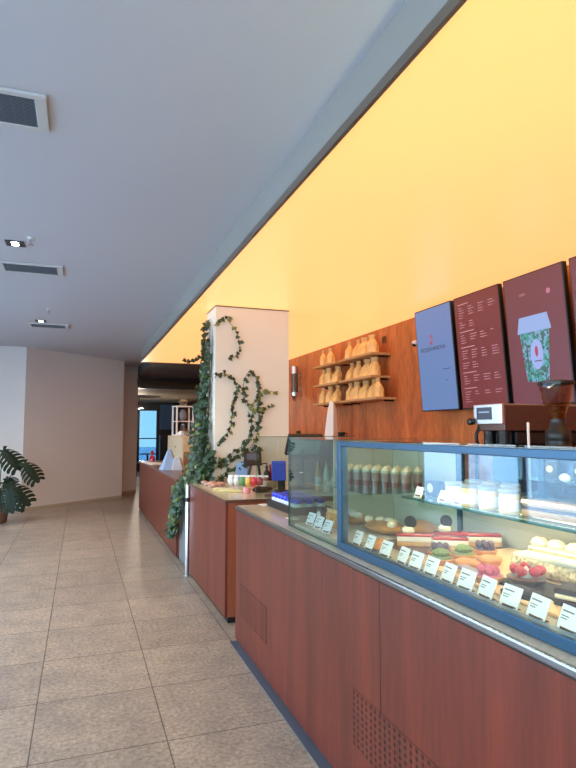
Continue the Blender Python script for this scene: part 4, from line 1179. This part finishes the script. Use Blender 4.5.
for k, z in enumerate(Zs):
    shelf(7.56, 8.44, z, '%s coffee bag shelf of the left column on wood wall' % nm3[k])
    shelf(6.36 if k == 2 else 6.50, 7.47, z, '%s coffee bag shelf of the right column on wood wall' % nm3[k])
    L = [(8.22, 7.97), (8.30, 8.07, 7.80), (8.28, 8.03, 7.78)][k]
    Rr = [(7.33, 7.11, 6.89, 6.66), (7.34, 7.11, 6.88, 6.65), (7.35, 7.13, 6.91, 6.69, 6.47)][k]
    for i, y in enumerate(L):
        kb.put((3.565+random.uniform(-.02,.02), y, z), -PI/2+random.uniform(-.3,.25), 'kraft paper coffee bag, %s from left on the %s shelf of left column' % (ORD[i], nm3[k]), 'kraft coffee bags on wall shelves')
    for i, y in enumerate(Rr):
        kb.put((3.56+random.uniform(-.02,.02), y, z), -PI/2+random.uniform(-.3,.25), 'kraft paper coffee bag, %s from left on the %s shelf of right column' % (ORD[i], nm3[k]), 'kraft coffee bags on wall shelves')
cd = thing('cup_dispenser', 'silver and dark tube cup dispenser on wood wall beside the column', 'dispenser', (3.62, 9.72, 2.03))
MB().lathe([(.06,.16),(.06,.5)], 20).build('tube', mat('smoke_tube', (92, 84, 78), .25), cd, True)
MB().lathe([(.065,.5),(.065,.63),(.05,.64)], 20).build('top_collar', M_steel, cd, True)
MB().lathe([(.01,0),(.02,.02),(.06,.1),(.065,.1),(.065,.16)], 20).build('bottom_nozzle', M_steel, cd, True)
MB().box(.055, -.02, .2, XR-3.6215, .02, .24).box(.055, -.02, .45, XR-3.6215, .02, .49).build('wall_mount', M_steel, cd)
# back counter along the veneer wall
bc = thing('wall_counter', 'brown wooden counter along the wood wall beneath the bag shelves', 'counter')
MB().box(3.3, 5.7, 0, XR, 11.2, 1.36).build('body', M_wood_end, bc)
MB().bbox(3.27, 5.66, 1.36, XR, 11.24, 1.395, .004).build('top', M_wood_w, bc)
MB().box(3.292, 5.74, .1, 3.3, 7.5, 1.3).build('door', M_wood_c, bc)
MB().box(3.292, 7.53, .1, 3.3, 9.3, 1.3).build('door', M_wood_c, bc)
MB().box(3.292, 9.33, .1, 3.3, 11.1, 1.3).build('door', M_wood_c, bc)
wb_ = thing('white_paper_bag', 'tall white paper carrier with brown picture below the bag shelves', 'paper bag', (3.40, 7.62, 1.395), -PI/2+.35)
MB().add([(-.10,-.05,0),(.09,-.05,0),(.09,.05,0),(-.10,.05,0),(-.045,-.03,.40),(.075,-.03,.40),(.075,.03,.40),(-.045,.03,.40),(-.02,-.01,.54),(.05,-.01,.52),(.05,.01,.52),(-.02,.01,.54)],
        [(0,1,5,4),(1,2,6,5),(2,3,7,6),(3,0,4,7),(4,5,9,8),(5,6,10,9),(6,7,11,10),(7,4,8,11),(3,2,1,0),(8,9,10,11)]).build('bag', M_paper, wb_)
MB().prism([(-.02,.14),(.02,.12),(.03,.2),(.015,.28),(-.01,.22)], .0, .0015, T(.015,-.0395,0) @ RX(PI/2-.06)).build('picture', M_choc_m, wb_)
MB().box(-.02,-.012,.47,.04,-.0105,.5).build('printing', M_ink, wb_)
sc2 = thing('saucer', 'white saucer under the black cup on wall counter', 'saucer', (3.42, 7.32, 1.395))
MB().lathe([(.05,0),(.1,.012),(.105,.018),(.06,.012),(0,.01)], 24, cap=False).build('plate', M_white_metal, sc2, True)
cp2 = thing('black_cup', 'small black cup on white saucer beside the white paper carrier', 'cup', (3.42, 7.32, 1.408))
MB().lathe([(.03,0),(.05,.03),(.055,.075),(.05,.072),(.0,.02)], 20, cap=False).build('bowl', M_black, cp2, True)
MB().tube([(.05,0,.06),(.085,0,.055),(.08,0,.025),(.045,0,.02)], .006).build('handle', M_black, cp2)
tin = thing('small_tin', 'small dark tin on white dish at the wall counter by column', 'tin', (3.42, 9.0, 1.395))
MB().lathe([(.09,0),(.1,.012),(.0,.012)], 20, cap=False).build('dish', M_white_metal, tin, True)
MB().lathe([(.04,.0125),(.04,.1),(.03,.11)], 18).build('tin', M_dark, tin, True)

# ------------------------------------------------------------------ coffee machine counter and grinder
mc = thing('machine_counter', 'dark staff counter behind the cake case carrying coffee machine', 'counter')
MB().box(2.08, .8, .06, 2.9, 3.3, 1.07).build('body', M_dark, mc)
MB().bbox(2.05, .77, 1.07, 2.93, 3.33, 1.1, .004).build('top', M_black, mc)
MB().box(2.12, .84, 0, 2.86, 3.26, .06).build('plinth', M_black, mc)
cm_ = thing('espresso_machine', 'brown and steel espresso machine with small display panel', 'coffee machine', (0, 0, 1.1))
MB().bbox(2.206, 2.60, .40, 2.88, 2.835, .545, .006).build('body', mat('machine_brown', (86, 54, 44), .25, metal=.3), cm_)
MB().bbox(2.185, 2.598, .438, 2.206, 2.84, .552, .004).build('control_panel', M_steel, cm_)
MB().box(2.183, 2.68, .465, 2.1849, 2.81, .535).build('display', emission('machine_display', (34, 48, 78), .6), cm_)
MB().box(2.1824, 2.70, .505, 2.1829, 2.79, .511).build('display_text', emission('machine_txt', (170, 190, 220), .7), cm_)
MB().lathe([(.018,0),(.02,.004),(.02,.026),(.015,.03)], 16, T(2.185, 2.85, .455) @ RY(-PI/2)).build('steam_knob', M_black, cm_, True)
MB().box(2.206, 2.60, .5455, 2.88, 2.835, .552).build('cup_tray', M_steel, cm_)
MB().bbox(2.30, 2.62, .06, 2.88, 2.83, .40, .01).build('back_panel', M_black, cm_)
MB().bbox(2.2, 2.45, .02, 2.88, 2.835, .06, .006).build('drip_tray', M_steel, cm_)
for yy in (2.66, 2.78):
    MB().lathe([(.03,.33),(.034,.345),(.034,.40)], 18, T(2.25, yy, 0)).build('group_head', M_black, cm_, True)
    MB().lathe([(.02,.305),(.036,.312),(.036,.33)], 18, T(2.25, yy, 0)).build('portafilter', M_black, cm_, True)
    MB().tube([(2.24, yy, .32),(2.15, yy, .312)], .012).build('portafilter_handle', M_black, cm_)
MB().tube([(2.215,2.826,.43),(2.19,2.826,.38),(2.19,2.826,.12)], .011).build('steam_wand', M_black, cm_)
for xx in (2.24, 2.84):
    for yy in (2.5, 2.8): MB().cyl(xx, yy, 0, .02, .025).build('foot', M_black, cm_)
wnd = thing('milk_wand', 'slim white upright rod before the espresso machine', 'rod', (2.125, 2.335, 1.1))
MB().lathe([(.03,0),(.03,.006),(.008,.01)], 18).build('base', M_steel, wnd, True)
MB().lathe([(.0065,.01),(.0065,.44),(0,.446)], 12).build('rod', M_white_metal, wnd, True)
gr = thing('coffee_grinder', 'black coffee grinder with clear brown bean hopper, right of machine', 'grinder', (2.25, 2.27, 1.1))
MB().bbox(-.08,-.1,0,.08,.1,.03,.006).build('base', M_black, gr)
MB().bbox(-.065,-.07,.03,.065,.09,.35,.02).build('body', M_black, gr)
MB().lathe([(.055,.345),(.06,.36),(.06,.40),(.04,.42),(.036,.45),(.036,.458)], 22).build('burr_collar', M_black, gr, True)
MB().lathe([(.034,.46),(.046,.50),(.070,.565),(.082,.625),(.083,.632)], 26, cap=False).build('hopper', glass('smoke_hopper', (216, 186, 158), .03, 1.4), gr, True)
MB().lathe([(.033,.46),(.042,.49),(.03,.5),(0,.502)], 20, cap=False).build('beans', mat('coffee_beans', (110, 66, 40), .5, var=.4, vscale=120), gr, True)
MB().lathe([(.086,.632),(.088,.636),(.086,.648),(.06,.654),(0,.655)], 26, cap=False).build('hopper_lid', M_black, gr, True)
MB().tube([(-.0,-.07,.2),(0,-.12,.19),(0,-.125,.16)], .012).build('spout', M_black, gr)
MB().lathe([(.02,0),(.022,.02),(.018,.03)], 14, T(-.066,.0,.31) @ RY(-PI/2)).build('dial', M_chrome, gr, True)

# ------------------------------------------------------------------ light
w = bpy.data.worlds.new('sky'); bpy.context.scene.world = w; w.use_nodes = True
nt = w.node_tree; bg_ = nt.nodes['Background']
tc = nt.nodes.new('ShaderNodeTexCoord'); sp = nt.nodes.new('ShaderNodeSeparateXYZ')
nt.links.new(tc.outputs['Generated'], sp.inputs[0])
rp_ = nt.nodes.new('ShaderNodeValToRGB')
rp_.color_ramp.elements[0].position = 0.0; rp_.color_ramp.elements[0].color = (.90, .95, 1.0, 1)
rp_.color_ramp.elements[1].position = .6; rp_.color_ramp.elements[1].color = (.42, .66, 1.0, 1)
nt.links.new(sp.outputs['Z'], rp_.inputs['Fac']); nt.links.new(rp_.outputs['Color'], bg_.inputs['Color'])
bg_.inputs['Strength'].default_value = 6.0
def portal(name, loc, rot, sx, sy):
    l = bpy.data.lights.new(name, 'AREA'); l.shape = 'RECTANGLE'; l.size = sx; l.size_y = sy
    o = bpy.data.objects.new(name, l); C.objects.link(o); o.location = loc; o.rotation_euler = rot
    l.cycles.is_portal = True
    return o
portal('portal_left', (-4.17, 3.0, ZL/2), (0, -PI/2, 0), ZL, 14.0)
portal('portal_back', (-1.5, -4.17, ZL/2), (PI/2, 0, 0), 5, ZL)
portal('portal_far', (2.4, 22.4, 1.3), (-PI/2, 0, 0), .7, 2)
for (x, y) in ((-.565, 5.32), (-.58, 9.03)):
    l = bpy.data.lights.new('downlight_beam', 'SPOT'); l.energy = 75; l.spot_size = 2.5; l.spot_blend = .9; l.color = (1, .9, .76); l.shadow_soft_size = .05
    o = bpy.data.objects.new('downlight_beam', l); C.objects.link(o); o.location = (x, y, ZL-.03)

l = bpy.data.lights.new('pendant_light', 'POINT'); l.energy = 55; l.color = (1, .85, .66); l.shadow_soft_size = .04
o = bpy.data.objects.new('pendant_light', l); C.objects.link(o); o.location = (1.72, 18.5, 2.16)
# ------------------------------------------------------------------ camera
cam = bpy.data.cameras.new('camera'); cam.sensor_fit = 'VERTICAL'; cam.sensor_height = 36; cam.sensor_width = 27
cam.lens = FPX/768*36; cam.clip_start = .05; cam.clip_end = 200
co = bpy.data.objects.new('camera', cam); C.objects.link(co)
co.location = (0, 0, EYE); co.rotation_euler = (PI/2+PITCH, 0, -YAW)
sc = bpy.context.scene; sc.camera = co
sc.view_settings.view_transform = 'Standard'; sc.view_settings.look = 'None'
sc.view_settings.exposure = 0.68; sc.view_settings.gamma = 1.0; sc.view_settings.use_curve_mapping = False
sc.cycles.max_bounces = 10; sc.cycles.transparent_max_bounces = 24; sc.cycles.use_denoising = True
sc.cycles.sample_clamp_indirect = 6; sc.cycles.caustics_reflective = False; sc.cycles.caustics_refractive = False
